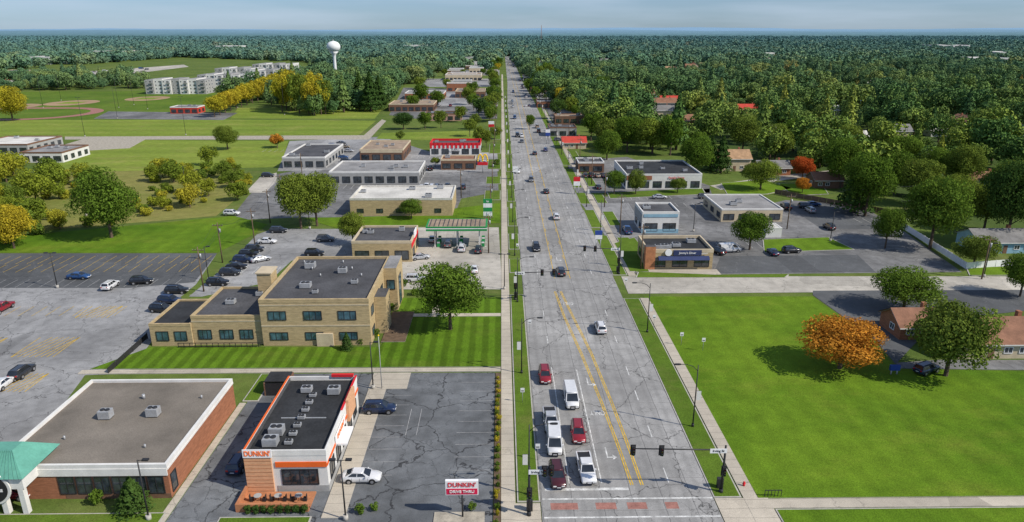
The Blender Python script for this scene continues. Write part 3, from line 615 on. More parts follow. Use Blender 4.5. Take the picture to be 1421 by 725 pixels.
for i in range(90):
    y=rnd.uniform(480,1500); sd=rnd.choice([-1,1]); x=sd*rnd.uniform(14,60)+(30 if sd>0 else -2)
    if sd<0 and y<620: continue
    if any(abs(x-a)<26 and abs(y-b)<28 for a,b in HP): continue
    HP.append((x,y)); q,r_=rnd.uniform(7,14),rnd.uniform(9,18); hh=rnd.uniform(4,7.5)
    if sd>0 and x-q<32: x=32+q
    if sd<0 and x+q>-3: x=-3-q
    m=shell(x-q,x+q,y-r_/2,y+r_/2,hh,rnd.choice(['brick_brown','brick_red','stucco_cream','stucco_white','stucco_grey']),rnd.choice(['roof_grey','roof_tan','roof_grey','roof_dark','roof_dark','shingle_brown']))
    for k in range(4): pane(m,'S',y-r_/2,x-q+1+k*q*.5,x-q+1+k*q*.5+q*.3,.7,2.8,1,'metal_dark')
    m.make('shop_building')
for a in ((1385,1420,84,60,14),(1300,1345,72,80,16),(1345,1400,92,40,12),(1180,1205,70,60,14),(905,925,68,70,15),(560,590,72,70,15),(300,330,74,60,16),(120,170,82,70,14),(20,70,90,50,12),(1060,1085,84,40,12)):
    xa,ya=G(a[0],a[2]);xb=G(a[1],a[2])[0]; m=shell(xa,xb,ya,ya+a[3],a[4],'stucco_white','roof_white')
    for k in range(6): pane(m,'S',ya,xa+(xb-xa)*(k+.2)/6,xa+(xb-xa)*(k+.8)/6,a[4]-5,a[4]-2,1,'metal_dark')
    m.make('warehouse_building'); HP.append(((xa+xb)/2,ya+10))
def apart(pl_,pr,pyb,depth,h):
    xa,ya=G(pl_,pyb);xb=G(pr,pyb)[0]; n=int((xb-xa)/7); m=MB(); fl=4; fh=h/fl
    for i in range(n):
        a=xa+(xb-xa)*i/n; b=xa+(xb-xa)*(i+1)/n; off=1.2 if i%2 else 0
        m.box(a+.003,b-.003,ya+off,ya+depth,0,h+(.9 if i%2 else 0),'stucco_white' if i%3 else 'stucco_grey','roof_grey')
        for k in range(fl):
            pane(m,'S',ya+off,a+1,a+2.2,k*fh+1,k*fh+fh-.8,0,'sign_white'); pane(m,'S',ya+off,a+4,b-1.2,k*fh+.8,k*fh+fh-.8,1,'sign_white')
            if i%2==0 and k: m.box(a+3.8,b-.4,ya-1.2,ya-.1,k*fh+.1,k*fh+.3,'stucco_grey'); m.box(a+3.8,b-.4,ya-1.2,ya-1.1,k*fh+.3,k*fh+1.0,'stucco_grey')
    for k in range(fl):
        for j in range(int(depth/6)): pane(m,'E',xb-.003,ya+2+j*6,ya+4+j*6,k*fh+.8,k*fh+fh-.5,0,'sign_white')
    m.make('apartment_building')
apart(203,286,131,22,12); apart(276,345,124,25,13); apart(300,350,114,25,14); apart(338,412,118,26,14); apart(352,408,108,25,15)
# water tower
x,y=G(467,120); m=MB()
m.loft([[(x+r*math.cos(t*math.pi/12),y+r*math.sin(t*math.pi/12),z_) for t in range(24)] for z_,r in ((0,4),(3,2.2),(8,1.6),(28,1.5),(31,2.4),(33,4.5))],'tower_white')
m.sphere((x,y,37.5),6.6,6.6,5.4,'tower_white',28,14); m.cyl((x,y,42.8),(x,y,44),.6,.6,10,'metal_grey'); m.cyl((x+1.7,y,3),(x+1.7,y,31),.1,.1,6,'metal_dark')
m.make('water_tower')
x,y=G(751,62); m=MB(); 
for dx,dy in ((0,1),(.87,-.5),(-.87,-.5)): m.cyl((x+4*dx,y+4*dy,0),(x+.3*dx,y+.3*dy,72),.5,.3,6,'steel_rust')
for i in range(18):
    t=1-i/18*.92; q=[(x+4*t*dx,y+4*t*dy,i*4) for dx,dy in ((0,1),(.87,-.5),(-.87,-.5))]
    for k in range(3): m.cyl(q[k],q[(k+1)%3],.2,.2,4,'steel_rust')
m.make('radio_mast')
# ---------------- street furniture ----------------
def pole_lamp(x,y,d,h=9.6,banner=True):
    m=MB(); m.cyl((0,0,0),(0,0,.5),.2,.18,12,'metal_dark'); m.cyl((0,0,.5),(0,0,h),.1,.065,10,'metal_dark')
    pts=[(0,0,h-.9),(d*.7,0,h-.2),(d*1.6,0,h+.1),(d*2.5,0,h+.12)]
    for a,b in zip(pts[:-1],pts[1:]): m.cyl(a,b,.05,.045,8,'metal_dark')
    m.loft([[(d*(2.4+.9*t),-.16*s_,h+.06),(d*(2.4+.9*t),.16*s_,h+.06),(d*(2.4+.9*t),.13*s_,h+.22),(d*(2.4+.9*t),-.13*s_,h+.22)] for t,s_ in ((0,.5),(.3,1),(.8,1),(1,.5))],'metal_dark',False)
    if banner: m.box(-d*.15-(.6 if d>0 else 0),-d*.15+(.6 if d<0 else 0),-.02,.02,4.2,5.6,'stucco_white'); m.cyl((0,0,5.65),(-d*.8,0,5.65),.025,.025,6,'metal_dark')
    m.make('street_lamp',(x,y,.13))
for k in range(16):
    pole_lamp(26.6,84.5+32*k,-1); pole_lamp(3.0,69.8+31*k,1)
def lot_lamp(px,py,h=8,n=1):
    x,y=G(px,py); m=MB(); m.cyl((0,0,0),(0,0,.7),.3,.3,12,'kerb'); m.cyl((0,0,.7),(0,0,h),.1,.07,8,'metal_dark')
    for s_ in ((-1,1) if n==2 else (1,)): m.cyl((0,0,h-.1),(s_*.7,0,h),.04,.04,6,'metal_dark'); m.box(s_*.9-.35,s_*.9+.35,-.2,.2,h-.05,h+.12,'metal_dark')
    m.make('parking_lot_lamp',(x,y,0))
for a in ((480,722),(207,722),(518,540),(80,400),(258,262),(430,318),(700,402),(962,322),(1152,335),(930,262),(120,300),(290,390),(1365,385),(1250,318)): lot_lamp(*a,h=8.0,n=rnd.choice([1,2]))
for a in ((60,150),(85,140),(163,165),(118,190),(258,188),(395,160),(330,150),(165,150),(205,152),(186,146)): lot_lamp(*a,h=20,n=2)
def utility(px,py,h=10,xx=None):
    x,y=G(px,py) if xx is None else (px,py)
    m=MB(); m.cyl((x,y,0),(x,y,h),.17,.11,8,'wood_pole'); m.box(x-1.2,x+1.2,y-.06,y+.06,h-.8,h-.65,'wood_pole'); m.cyl((x+.35,y,h-2.4),(x+.35,y,h-1.5),.22,.22,10,'metal_grey')
    for q in (-1.1,-.5,.5,1.1): m.cyl((x+q,y,h-.65),(x+q,y,h-.5),.05,.04,6,'metal_grey')
    m.make('utility_pole'); return (x,y,h)
def wires(ps,offs=(-1.1,.5,1.1)):
    m=MB()
    for (x0_,y0_,h0),(x1_,y1_,h1) in zip(ps[:-1],ps[1:]):
        for o_ in offs:
            pr=None
            for i in range(9):
                t=i/8; p=(x0_+(x1_-x0_)*t+o_,y0_+(y1_-y0_)*t,(h0-.5)*(1-t)+(h1-.5)*t-4*t*(1-t)*1.0)
                if pr: m.cyl(pr,p,.022,.022,3,'metal_dark',False,False)
                pr=p
    m.make('power_line')
ps=[utility(*a) for a in ((283,405),(309,365),(354,342),(375,310),(392,285),(420,250))]; wires(ps)
ps=[utility(-3.5,y,10,1) for y in (165,200,240,285,330,380,440,510,590)]; wires(ps)
ps=[utility(32.2,y,11,1) for y in (152,182,212,245,285,335,390,450,520,600)]; wires(ps)
ps=[utility(*a) for a in ((1092,318),(1190,300),(1290,296),(1400,300))]; wires(ps); utility(1362,388); utility(640,275)
# traffic signals
def signal_head(m,x,y,z,d='S'):
    m.box(x-.2,x+.2,y-.16,y+.16,z-.55,z+.6,'metal_dark'); m.box(x-.32,x+.32,y+.165,y+.18,z-.68,z+.72,'metal_dark')
    for i,c in enumerate(('lamp_red','signal_yellow','sign_green')): m.cyl((x,y-.16,z+.36-i*.36),(x,y-.34,z+.36-i*.36),.13,.13,10,'trim',False,False); m.cyl((x,y-.16,z+.36-i*.36),(x,y-.18,z+.36-i*.36),.11,.11,10,c,False)
def mast(x,y,L_,d,name='traffic_signal'):
    m=MB(); m.cyl((x,y,0),(x,y,.6),.28,.24,12,'metal_dark'); m.cyl((x,y,.6),(x,y,6.6),.15,.12,12,'metal_dark'); m.cyl((x,y,6.0),(x+d*L_,y,6.3),.1,.06,10,'metal_dark')
    signal_head(m,x+d*L_*.98,y-.3,6.2); signal_head(m,x+d*L_*.68,y-.3,6.1); signal_head(m,x+d*.02,y-.4,3.3)
    m.box(x+d*.9-1.0,x+d*.9+1.0,y-.28,y-.24,5.75,6.35,'sign_white'); add_text(m,'Irving St',.42,'sign_black',face_S(x+d*.9,y-.29,6.05),.01)
    m.box(x-.25,x+.45,y+.6,y+1.1,0,1.5,'metal_dark'); m.make(name)
mast(26.2,70.0,11.2,-1); 
mast(2.9,66.2,2.5,1)
mast(26.4,149,8,-1)
mast(2.6,133,8,1)
x,y=G(1072,690); m=MB()
for i in range(6): m.box(x-1+i*.4,x-.94+i*.4,y,y+.06,0,.9,'metal_dark')
m.box(x-1,x+1.05,y-.01,y+.07,.9,.97,'metal_dark'); m.make('railing')
# signs
m=MB(); x,y=-4.7,66; m.cyl((x,y,0),(x,y,3.3),.1,.1,10,'metal_dark'); m.box(x-1.85,x+1.85,y-.2,y+.2,3.2,5.05,'sign_white'); m.box(x-1.75,x+1.75,y-.23,y-.2,3.3,4.05,'sign_pink')
add_text(m,"DUNKIN'",.78,'sign_red',face_S(x,y-.24,4.55)); add_text(m,"DRIVE THRU",.5,'sign_white',face_S(x,y-.27,3.68)); m.make('drive_thru_sign')
def pylon(px,py,w_,h,zb,mats,txt=None,tc='sign_white'):
    x,y=G(px,py); m=MB(); m.cyl((x-w_*.3,y,0),(x-w_*.3,y,zb),.12,.12,8,'metal_grey'); m.cyl((x+w_*.3,y,0),(x+w_*.3,y,zb),.12,.12,8,'metal_grey')
    n=len(mats)
    for i,c in enumerate(mats): m.box(x-w_/2,x+w_/2,y-.2,y+.2,zb+h*i/n+.003,zb+h*(i+1)/n,c)
    if txt: add_text(m,txt,h/n*.6,tc,face_S(x,y-.24,zb+h*(n-.5)/n))
    m.make('pylon_sign')
pylon(677,305,2.6,5,1.2,['sign_white','sign_green','sign_white','sign_green'],'bp')
pylon(800,270,2.2,3,3,['sign_white','sign_red']); pylon(715,250,2,2,3,['sign_white']); pylon(760,200,2.2,3,4,['sign_blue','sign_white']); pylon(682,190,3,3,5,['sign_red','sign_white']); pylon(690,140,3,4,6,['sign_white']); pylon(830,345,1.8,2.2,2.5,['sign_white','sign_blue']); pylon(1240,520,1.6,.9,.8,['sign_blue'])
x,y=G(670,240); m=MB(); m.cyl((x,y,0),(x,y,5),.15,.15,8,'metal_grey'); m.box(x-2,x+2,y-.2,y+.2,3,4.2,'sign_red')
for s_ in (-1,1):
    pr=None
    for i in range(13):
        t=math.pi*i/12; p=(x+s_*.95+.95*math.cos(t),y,4.4+2.8*math.sin(t))
        if pr: m.cyl(pr,p,.26,.26,8,'sign_yellow')
        pr=p
m.make('arch_restaurant_sign')
for a in ((945,480),(746,640),(725,560),(975,488),(735,462),(868,402),(907,455),(718,352)):
    x,y=G(*a); m=MB(); m.cyl((0,0,0),(0,0,2.5),.035,.035,6,'metal_grey'); m.box(-.3,.3,-.05,-.03,1.8,2.5,'sign_white'); m.box(-.22,.22,-.06,-.051,1.95,2.1,'sign_black'); m.make('traffic_sign',(x,y,.1))
x,y=G(530,540); m=MB(); m.cyl((x,y,0),(x,y,9),.08,.04,8,'metal_grey'); m.sphere((x,y,9.1),.14,.14,.14,'sign_yellow',8,6); m.make('flagpole')
x,y=G(1001,672); m=MB(); m.cyl((x+2.6,y-.5,0),(x+2.6,y-.5,.6),.14,.13,10,'sign_red'); m.sphere((x+2.6,y-.5,.6),.14,.14,.12,'sign_red',10,6); m.cyl((x+2.4,y-.5,.4),(x+2.8,y-.5,.4),.06,.06,8,'sign_red'); m.make('fire_hydrant')
def fence(pts,h,mt,name):
    m=MB()
    for (ax,ay),(bx,by) in zip(pts[:-1],pts[1:]):
        n=max(1,int(math.hypot(bx-ax,by-ay)/2.4)); d=Vector((bx-ax,by-ay)).normalized(); q=Vector((-d.y,d.x))*.03
        for i in range(n):
            a=Vector((ax,ay)).lerp(Vector((bx,by)),i/n); b=Vector((ax,ay)).lerp(Vector((bx,by)),(i+.95)/n)
            m.cyl((a.x,a.y,0),(a.x,a.y,h+.1),.07,.07,6,mt)
            m.loft([[(a.x+q.x,a.y+q.y,.1),(a.x-q.x,a.y-q.y,.1),(a.x-q.x,a.y-q.y,h),(a.x+q.x,a.y+q.y,h)],[(b.x+q.x,b.y+q.y,.1),(b.x-q.x,b.y-q.y,.1),(b.x-q.x,b.y-q.y,h),(b.x+q.x,b.y+q.y,h)]],mt,False)
    m.make(name)
fence([G(1250,316),G(1340,374),G(1421,368)],1.7,'sign_white','white_fence')
fence([G(1075,270),G(1240,300)],1.8,'wood_pole','wood_fence')
fence([G(205,470),G(150,520)],1.1,'metal_dark','metal_fence')
# ---------------- vehicles ----------------
def build_car(kind):
    m=MB(); P='carpaint_white'; m.mid(P)
    if kind=='sedan':
        st=[(-2.42,.42,.72,.70),(-2.34,.32,.95,.82),(-2.1,.27,1.02,.88),(-1.5,.24,1.03,.91),(0,.24,.98,.92),(1.1,.24,.97,.92),(1.7,.24,.9,.9),(2.15,.27,.8,.86),(2.36,.33,.68,.78),(2.44,.42,.56,.66)]
        cb=(-1.95,1.2,.97,.86); ct=(-1.0,.3,1.44,.6); wb=(-1.4,1.45)
    elif kind=='suv':
        st=[(-2.38,.5,.95,.76),(-2.3,.36,1.1,.86),(-1.9,.3,1.12,.93),(0,.28,1.08,.95),(1.1,.28,1.07,.95),(1.75,.3,1.02,.93),(2.15,.33,.94,.88),(2.34,.4,.8,.8),(2.4,.5,.68,.7)]
        cb=(-2.28,1.25,1.06,.89); ct=(-1.95,.45,1.70,.66); wb=(-1.4,1.42)
    elif kind=='van':
        st=[(-2.85,.5,1.2,.9),(-2.8,.36,1.3,.98),(0,.34,1.3,1.0),(1.6,.34,1.3,1.0),(2.2,.36,1.22,.97),(2.65,.4,1.05,.9),(2.78,.5,.85,.8)]
        cb=(-2.82,2.25,1.25,.97); ct=(-2.75,1.25,2.25,.84); wb=(-1.75,1.85)
    else:
        st=[(-2.95,.55,1.08,.86),(-2.9,.42,1.15,.96),(-.5,.4,1.15,.98),(1.2,.4,1.14,.98),(2.2,.4,1.1,.97),(2.7,.42,1.02,.93),(2.86,.48,.9,.88),(2.92,.58,.74,.82)]
        cb=(-.95,1.5,1.12,.92); ct=(-.75,.75,1.86,.72); wb=(-1.9,1.85)
    rings=[]
    for y,zb,zt,hw in st:
        rings.append([(-hw*.88,y,zb),(-hw*.98,y,zb+.12),(-hw,y,zb+(zt-zb)*.55),(-hw*.97,y,zt-.1),(-hw*.86,y,zt),(0,y,zt+.035),(hw*.86,y,zt),(hw*.97,y,zt-.1),(hw,y,zb+(zt-zb)*.55),(hw*.98,y,zb+.12),(hw*.88,y,zb)])
    m.loft(rings,P,True)
    y0,y1,z0,hb=cb; a0,a1,z1,ht=ct
    def ring(t,sh=0):
        ya=y0+(a0-y0)*t; yb=y1+(a1-y1)*t; z=z0+(z1-z0)*t; h_=hb+(ht-hb)*t; return [(-h_,ya+sh,z),(h_,ya+sh,z),(h_,yb-sh,z),(-h_,yb-sh,z)]
    b=ring(0);t=ring(.93); m.loft([b,t],P,False,False)
    tt=[(p[0]*.9,p[1]+(.12 if i<2 else -.14),z1+.02) for i,p in enumerate(t)]
    m.loft([t,tt],P,True,True)
    def gq(A,B,C,D,u0,u1,v0,v1,off,mt='car_glass'):
        A,B,C,D=map(Vector,(A,B,C,D)); n=(B-A).cross(D-A).normalized()*off
        f=lambda u,v:(A.lerp(B,u)).lerp(D.lerp(C,u),v)+n
        m.face([f(u0,v0),f(u1,v0),f(u1,v1),f(u0,v1)],mt)
    gq(b[2],b[3],t[3],t[2],.06,.94,.06,.95,.012)
    if kind!='van' : gq(b[0],b[1],t[1],t[0],.08,.92,.12,.93,.012)
    else: gq(b[0],b[1],t[1],t[0],.1,.47,.35,.9,.012); gq(b[0],b[1],t[1],t[0],.53,.9,.35,.9,.012)
    sp={'sedan':((.1,.48),(.51,.9)),'suv':((.06,.3),(.33,.6),(.63,.92)),'van':((.72,.93),),'pickup':((.08,.45),(.49,.92))}[kind]
    for u0,u1 in sp:
        gq(b[1],b[2],t[2],t[1],u0,u1,.14,.92,.012); gq(b[3],b[0],t[0],t[3],1-u1,1-u0,.14,.92,.012)
    hw=max(s[3] for s in st); r=.34 if kind=='sedan' else .38
    for y in wb:
        for s_ in (-1,1):
            m.cyl((s_*(hw-.25),y,r+.02),(s_*(hw+.004),y,r+.02),r+.07,r+.07,18,'trim',False); m.cyl((s_*(hw-.22),y,r),(s_*(hw+.03),y,r),r,r,18,'tyre',False); m.cyl((s_*(hw),y,r),(s_*(hw+.04),y,r),r*.62,r*.6,12,'hub',False)
    F_=st[-1];B_=st[0]
    for s_ in (-1,1):
        m.box(s_*F_[3]*.72-.2,s_*F_[3]*.72+.2,F_[0]-.2,F_[0]+.005,F_[2]-.06,F_[2]+.09,'lamp_clear'); m.box(s_*B_[3]*.8-.16,s_*B_[3]*.8+.16,B_[0]-.01,B_[0]+.2,B_[2]-.12,B_[2]+.08,'lamp_red')
        m.box(s_*(hb+.1)-.1,s_*(hb+.1)+.1,y1-.55,y1-.4,z0+.02,z0+.17,P)
    m.box(-F_[3]*.5,F_[3]*.5,F_[0]-.1,F_[0]+.01,F_[1]+.0,F_[2]-.02,'trim'); m.box(-.25,.25,F_[0]+.01,F_[0]+.02,F_[1]-.02,F_[1]+.1,'plate'); m.box(-.25,.25,B_[0]-.02,B_[0]-.005,.62,.74,'plate')
    m.box(-F_[3]*.9,F_[3]*.9,F_[0]-.25,F_[0]-.02,F_[1]-.1,F_[1]+.02,'trim'); m.box(-B_[3]*.9,B_[3]*.9,B_[0]+.01,B_[0]+.2,B_[1]-.12,B_[1]+.0,'trim')
    for yy in ((.95,-.05,-1.0) if kind in('sedan','suv') else (1.3,.3)):
        for s_ in (-1,1): m.box(s_*(hw+.001)-.004,s_*(hw+.001)+.004,yy-.012,yy+.012,.45,.9,'trim')
    if kind=='pickup':
        m.box(-.78,.78,-2.8,-1.05,1.15,1.19,'trim'); 
        for s_ in (-1,1): m.box(s_*.86-.07,s_*.86+.07,-2.88,-1.0,1.12,1.26,P)
        m.box(-.93,.93,-2.95,-2.86,1.1,1.26,P)
    if kind=='suv':
        for s_ in (-1,1): m.box(s_*.55-.02,s_*.55+.02,-1.7,.2,1.73,1.78,'trim')
    return m.mesh('vehicle_'+kind)
CM={k:build_car(k) for k in ('sedan','suv','van','pickup')}
CN={'sedan':'car','suv':'suv_car','van':'van','pickup':'pickup_truck'}
def carw(kind,col,x,y,deg,z=.06):
    o=bpy.data.objects.new(CN[kind],CM[kind]); scn.collection.objects.link(o); o.location=(x,y,z); o.rotation_euler=(0,0,math.radians(deg+rnd.uniform(-2,2)))
    o.material_slots[0].link='OBJECT'; o.material_slots[0].material=MATS['carpaint_'+col]; return o
def car(kind,col,px,py,deg): return carw(kind,col,*G(px,py),deg)
N_,S_,E_,W_=0,180,-90,90
for a in (('suv','maroon',773,666,S_),('pickup','white',813,657,S_),('suv','red',802,606,S_),('van','white',769,620,S_),('pickup','silver',764,590,S_),('van','white',792,558,S_),('suv','red',756,526,S_),
 ('suv','white',833,459,N_),('suv','dark',778,381,N_),('suv','black',744,347,S_),('suv','white',772,304,N_),('suv','grey',737,252,S_),('sedan','black',758,268,N_),('sedan','white',718,240,S_),('suv','dark',742,215,N_),('sedan','dark',724,198,S_),
 ('sedan','blue',110,387,E_),('suv','white',154,400,N_),('suv','black',197,394,E_+12),('suv','black',246,407,E_),('suv','black',225,433,E_-10),('suv','navy',236,421,E_-10),('suv','dark',32,521,N_),('pickup','red',3,432,N_),('sedan','white',5,537,N_),('sedan','red',18,690,E_),
 ('suv','black',303,396,E_),('suv','dark',320,382,E_),('sedan','black',329,373,E_),('suv','navy',338,364,E_),('suv','black',346,356,E_),('suv','dark',354,349,E_),('sedan','white',371,338,E_),('suv','dark',387,323,E_),('sedan','silver',362,363,E_+40),('suv','dark',372,246,E_),('suv','black',437,355,E_),('suv','grey',452,335,E_),('suv','white',322,299,E_),
 ('suv','white',577,391,E_),('sedan','silver',583,360,E_+20),('suv','grey',622,342,N_),('suv','white',641,348,N_),('suv','dark',664,350,N_),('sedan','white',658,377,N_),('sedan','silver',600,335,N_),
 ('suv','navy',527,572,E_),('sedan','white',502,667,E_),('suv','navy',333,648,N_),
 ('van','white',1012,350,E_+8),('suv','black',996,352,N_+20),('sedan','navy',1072,353,N_),('suv','black',1098,351,E_+10),('van','white',1237,328,E_),('suv','navy',1285,517,E_+25),('suv','grey',978,276,E_),('sedan','silver',915,276,E_),('sedan','black',830,262,N_),('suv','dark',1118,289,E_),
 ('sedan','blue',1128,286,E_),('suv','dark',1150,318,N_),('pickup','blue',870,323,N_)): car(*a)
cols=['white','black','dark','grey','silver','red','blue','navy','white','black','tan']
def row(px0,py0,px1,py1,n,deg,p=.75):
    for i in range(n):
        if rnd.random()<p:
            t=i/(n-1); car(rnd.choice(['sedan','suv','suv','pickup']),rnd.choice(cols),px0+(px1-px0)*t,py0+(py1-py0)*t,deg)
row(462,204,490,236,7,E_);row(474,200,498,228,6,E_);row(585,262,650,262,10,N_,.6);row(655,228,690,228,5,N_);row(800,228,850,226,8,N_);row(812,246,855,246,6,N_,.6);row(560,146,625,148,9,N_);row(600,158,680,160,10,N_,.6)
row(400,262,450,262,6,N_,.6);row(1040,322,1055,345,4,E_,.3);row(990,282,1000,312,4,E_,.5);row(760,175,775,196,4,E_,.6);row(-5,222,60,226,8,N_,.5);row(1090,290,1135,296,5,N_,.5);row(560,232,598,236,5,N_,.7)
for i in range(30):
    y=rnd.uniform(300,1400); ln=rnd.choice([(8,180),(10.2,180),(17.4,0),(20,0)]); carw(rnd.choice(['sedan','suv','suv','van']),rnd.choice(cols),ln[0],y,ln[1],.06)
for i in range(14):
    px_=rnd.uniform(-20,240); car('van' if i%3 else 'suv',rnd.choice(cols),px_,110-px_*.072+2*(i%2),W_ if i%2 else E_)
# ---------------- trees ----------------
def tree_data(name,seed,H,Rr,nleaf,lsz,mat='leaf_green',trunk=.22,conif=False,bush=False,nl=26):
    g=np.random.default_rng(seed); m=MB(); m.mid(mat)
    if not bush:
        m.cyl((0,0,-.2),(0,0,H*.35),H*.026,H*.018,8,'bark'); m.cyl((0,0,H*.35),(.2,.1,H*.8),H*.018,H*.006,6,'bark')
    if conif:
        t=g.random(nleaf)**.8; z=H*(.1+.9*t); ph=g.random(nleaf)*2*np.pi; lay=1+.22*np.sin(t*40)+.15*np.sin(ph*7+t*9)
        r=Rr*(1-t)**.85*lay*(.55+.45*g.random(nleaf)**.5); P=np.stack([r*np.cos(ph),r*np.sin(ph),z-.15*r],1)
        D=np.stack([np.cos(ph),np.sin(ph),np.full(nleaf,.5)],1); tone=g.random(nleaf)*.6+.1
    else:
        zc=H*(trunk+(1-trunk)*.5) if not bush else H*.48; az_=H*(1-trunk)*.5 if not bush else H*.5
        i_=np.arange(nl)+.5; ph=np.pi*(1+5**.5)*i_; zz=1-2*i_/nl; d=np.stack([np.sqrt(1-zz**2)*np.cos(ph),np.sqrt(1-zz**2)*np.sin(ph),zz],1)+g.normal(size=(nl,3))*.16
        d/=np.linalg.norm(d,axis=1)[:,None]; rr=(.52+.24*g.random(nl))[:,None]; rr[::5]*=.5
        C=d*rr*np.array([Rr,Rr,az_])+np.array([0,0,zc]); lr=(.24+.15*g.random(nl))*Rr*(1.0 if nl>12 else 1.3); lt=g.random(nl)*.36
        C[:,2]=np.maximum(C[:,2],H*trunk+.3*lr if not bush else .2*lr)
        if not bush:
            for i in range(0,nl,3):
                m.cyl((0,0,H*(.2+.3*g.random())),tuple(C[i]),H*.008,H*.002,5,'bark',True,False)
        pr=lr**2/np.sum(lr**2); k=g.choice(nl,nleaf,p=pr); D=g.normal(size=(nleaf,3)); D[:,2]=D[:,2]*.9+.25; D/=np.linalg.norm(D,axis=1)[:,None]
        rad=lr[k]*(.72+.36*g.random(nleaf)**.7); wob=1+.14*np.sin(D[:,0]*7+k)*np.cos(D[:,1]*6+k)
        P=C[k]+D*(rad*wob)[:,None]*np.array([1,1,.85]); tone=lt[k]+g.random(nleaf)*.5
        if bush: P[:,2]=np.abs(P[:,2])
    n=D+g.normal(size=D.shape)*.42; n/=np.linalg.norm(n,axis=1)[:,None]
    a=np.cross(n,g.normal(size=D.shape)); a/=np.linalg.norm(a,axis=1)[:,None]; b=np.cross(n,a)
    s=(lsz*(.55+.75*g.random(nleaf)))[:,None]*.5
    V=np.stack([P-a*s*1.2,P-b*s*.8+n*s*.2,P+a*s*1.2,P+b*s*.8+n*s*.2],1).reshape(-1,3)
    k0=len(m.v); nf0=len(m.f)
    vb=np.array(m.v).reshape(-1,3) if m.v else np.zeros((0,3))
    verts=np.concatenate([vb,V]); faces=list(m.f)+[(k0+4*i,k0+4*i+1,k0+4*i+2,k0+4*i+3) for i in range(nleaf)]
    me=bpy.data.meshes.new(name); me.from_pydata(verts.tolist(),[],faces)
    for q in m.mats: me.materials.append(MATS[q])
    me.polygons.foreach_set('material_index',list(m.mi)+[0]*nleaf)
    at=me.attributes.new('tone','FLOAT','FACE'); at.data.foreach_set('value',[.5]*nf0+tone.tolist()); me.update(); return me
HI=[tree_data('tree_hi',i,13,6.3,14000,.36,nl=38+i*4,trunk=(.14,.18,.2)[i%3]) for i in range(4)]
MD=[tree_data('tree_md',20+i,13,6,3200,.62,nl=22+i*3) for i in range(4)]
CO=tree_data('conifer',40,12,3,3500,.5,conif=True)
SM=[tree_data('shrub',50+i,1.5,.9,700,.2,bush=True,nl=9) for i in range(2)]
def place(me,x,y,sx,sz,mat,name):
    o=bpy.data.objects.new(name,me); scn.collection.objects.link(o); o.location=(x,y,.05); o.scale=(sx,sx*rnd.uniform(.92,1.08),sz); o.rotation_euler=(0,0,rnd.uniform(0,6.28))
    o.material_slots[0].link='OBJECT'; o.material_slots[0].material=MATS[mat]; return o
def tree(px,py,wp,hpx,col='green',kind='hi',name='deciduous_tree'):
    x,y=G(px,py); s=S(py); W=wp/s; Hm=hpx/s/.98
    if kind=='con': return place(CO,x,y,W/6,Hm/12,'leaf_'+col,'conifer_tree')
    if kind=='sh': return place(rnd.choice(SM),x,y,W/1.9,Hm/1.5,'leaf_'+col,'shrub')
    me=rnd.choice(HI if kind=='hi' else MD); return place(me,x,y,W/12.6,Hm/13,'leaf_'+col,name)
for a in ((625,458,98,98,'green'),(1165,512,112,72,'orange'),(1312,522,118,112,'mid'),(1253,432,94,60,'green'),(1040,347,56,54,'green'),(1415,412,60,62,'green'),
 (490,340,38,46,'mid'),(418,318,60,80,'mid'),(440,314,70,76,'mid'),(571,304,34,28,'green'),(316,208,36,34,'mid'),(155,330,88,94,'green'),(1055,264,50,44,'mid'),(965,246,48,58,'green'),(852,270,32,34,'green'),(882,270,30,34,'mid'),(940,268,22,22,'mid'),
 (1200,300,80,88,'green'),(1290,345,90,100,'green'),(1350,372,60,48,'mid'),(1395,340,80,120,'dark'),(1165,262,60,70,'green'),(1113,250,36,32,'red'),(1113,268,22,22,'orange'),(18,168,46,46,'yellow'),(20,345,60,60,'yellow'),(842,222,40,40,'green'),(560,180,30,24,'dark'),(1228,345,46,60,'green')):
    tree(*a,name={'orange':'autumn_tree'}.get(a[4],'deciduous_tree'))
for a in ((1185,295,50,80),(1000,240,30,50),(985,236,30,46),(187,708,46,52),(482,486,18,26),(515,155,30,52),(500,150,28,46),(527,152,26,44)): tree(*a,'dark','con')
for i in range(26):
    tree(rnd.uniform(676,688) if i%2 else rnd.uniform(738,770),rnd.uniform(118,170) if i%2 else rnd.uniform(112,150),14+rnd.random()*10,16+rnd.random()*10,rnd.choice(['green','mid','dark','dark']),'md')
def clearof(x,y): return not any(abs(x-a)<14 and abs(y-b)<14 for a,b in HP)
for i in range(170):
    y=300+1250*rnd.random()**1.2; sd=rnd.choice([-1,1]); x=(32+rnd.random()**1.5*70) if sd>0 else (-3-rnd.random()**1.5*75)
    if sd<0 and y<420 and x<-8: continue
    if not clearof(x,y): continue
    k=rnd.uniform(.6,1.15); place(rnd.choice(MD),x,y,k,k*rnd.uniform(.85,1.1),'leaf_'+rnd.choice(['green','mid','dark','green','mid','yellow']),'deciduous_tree')
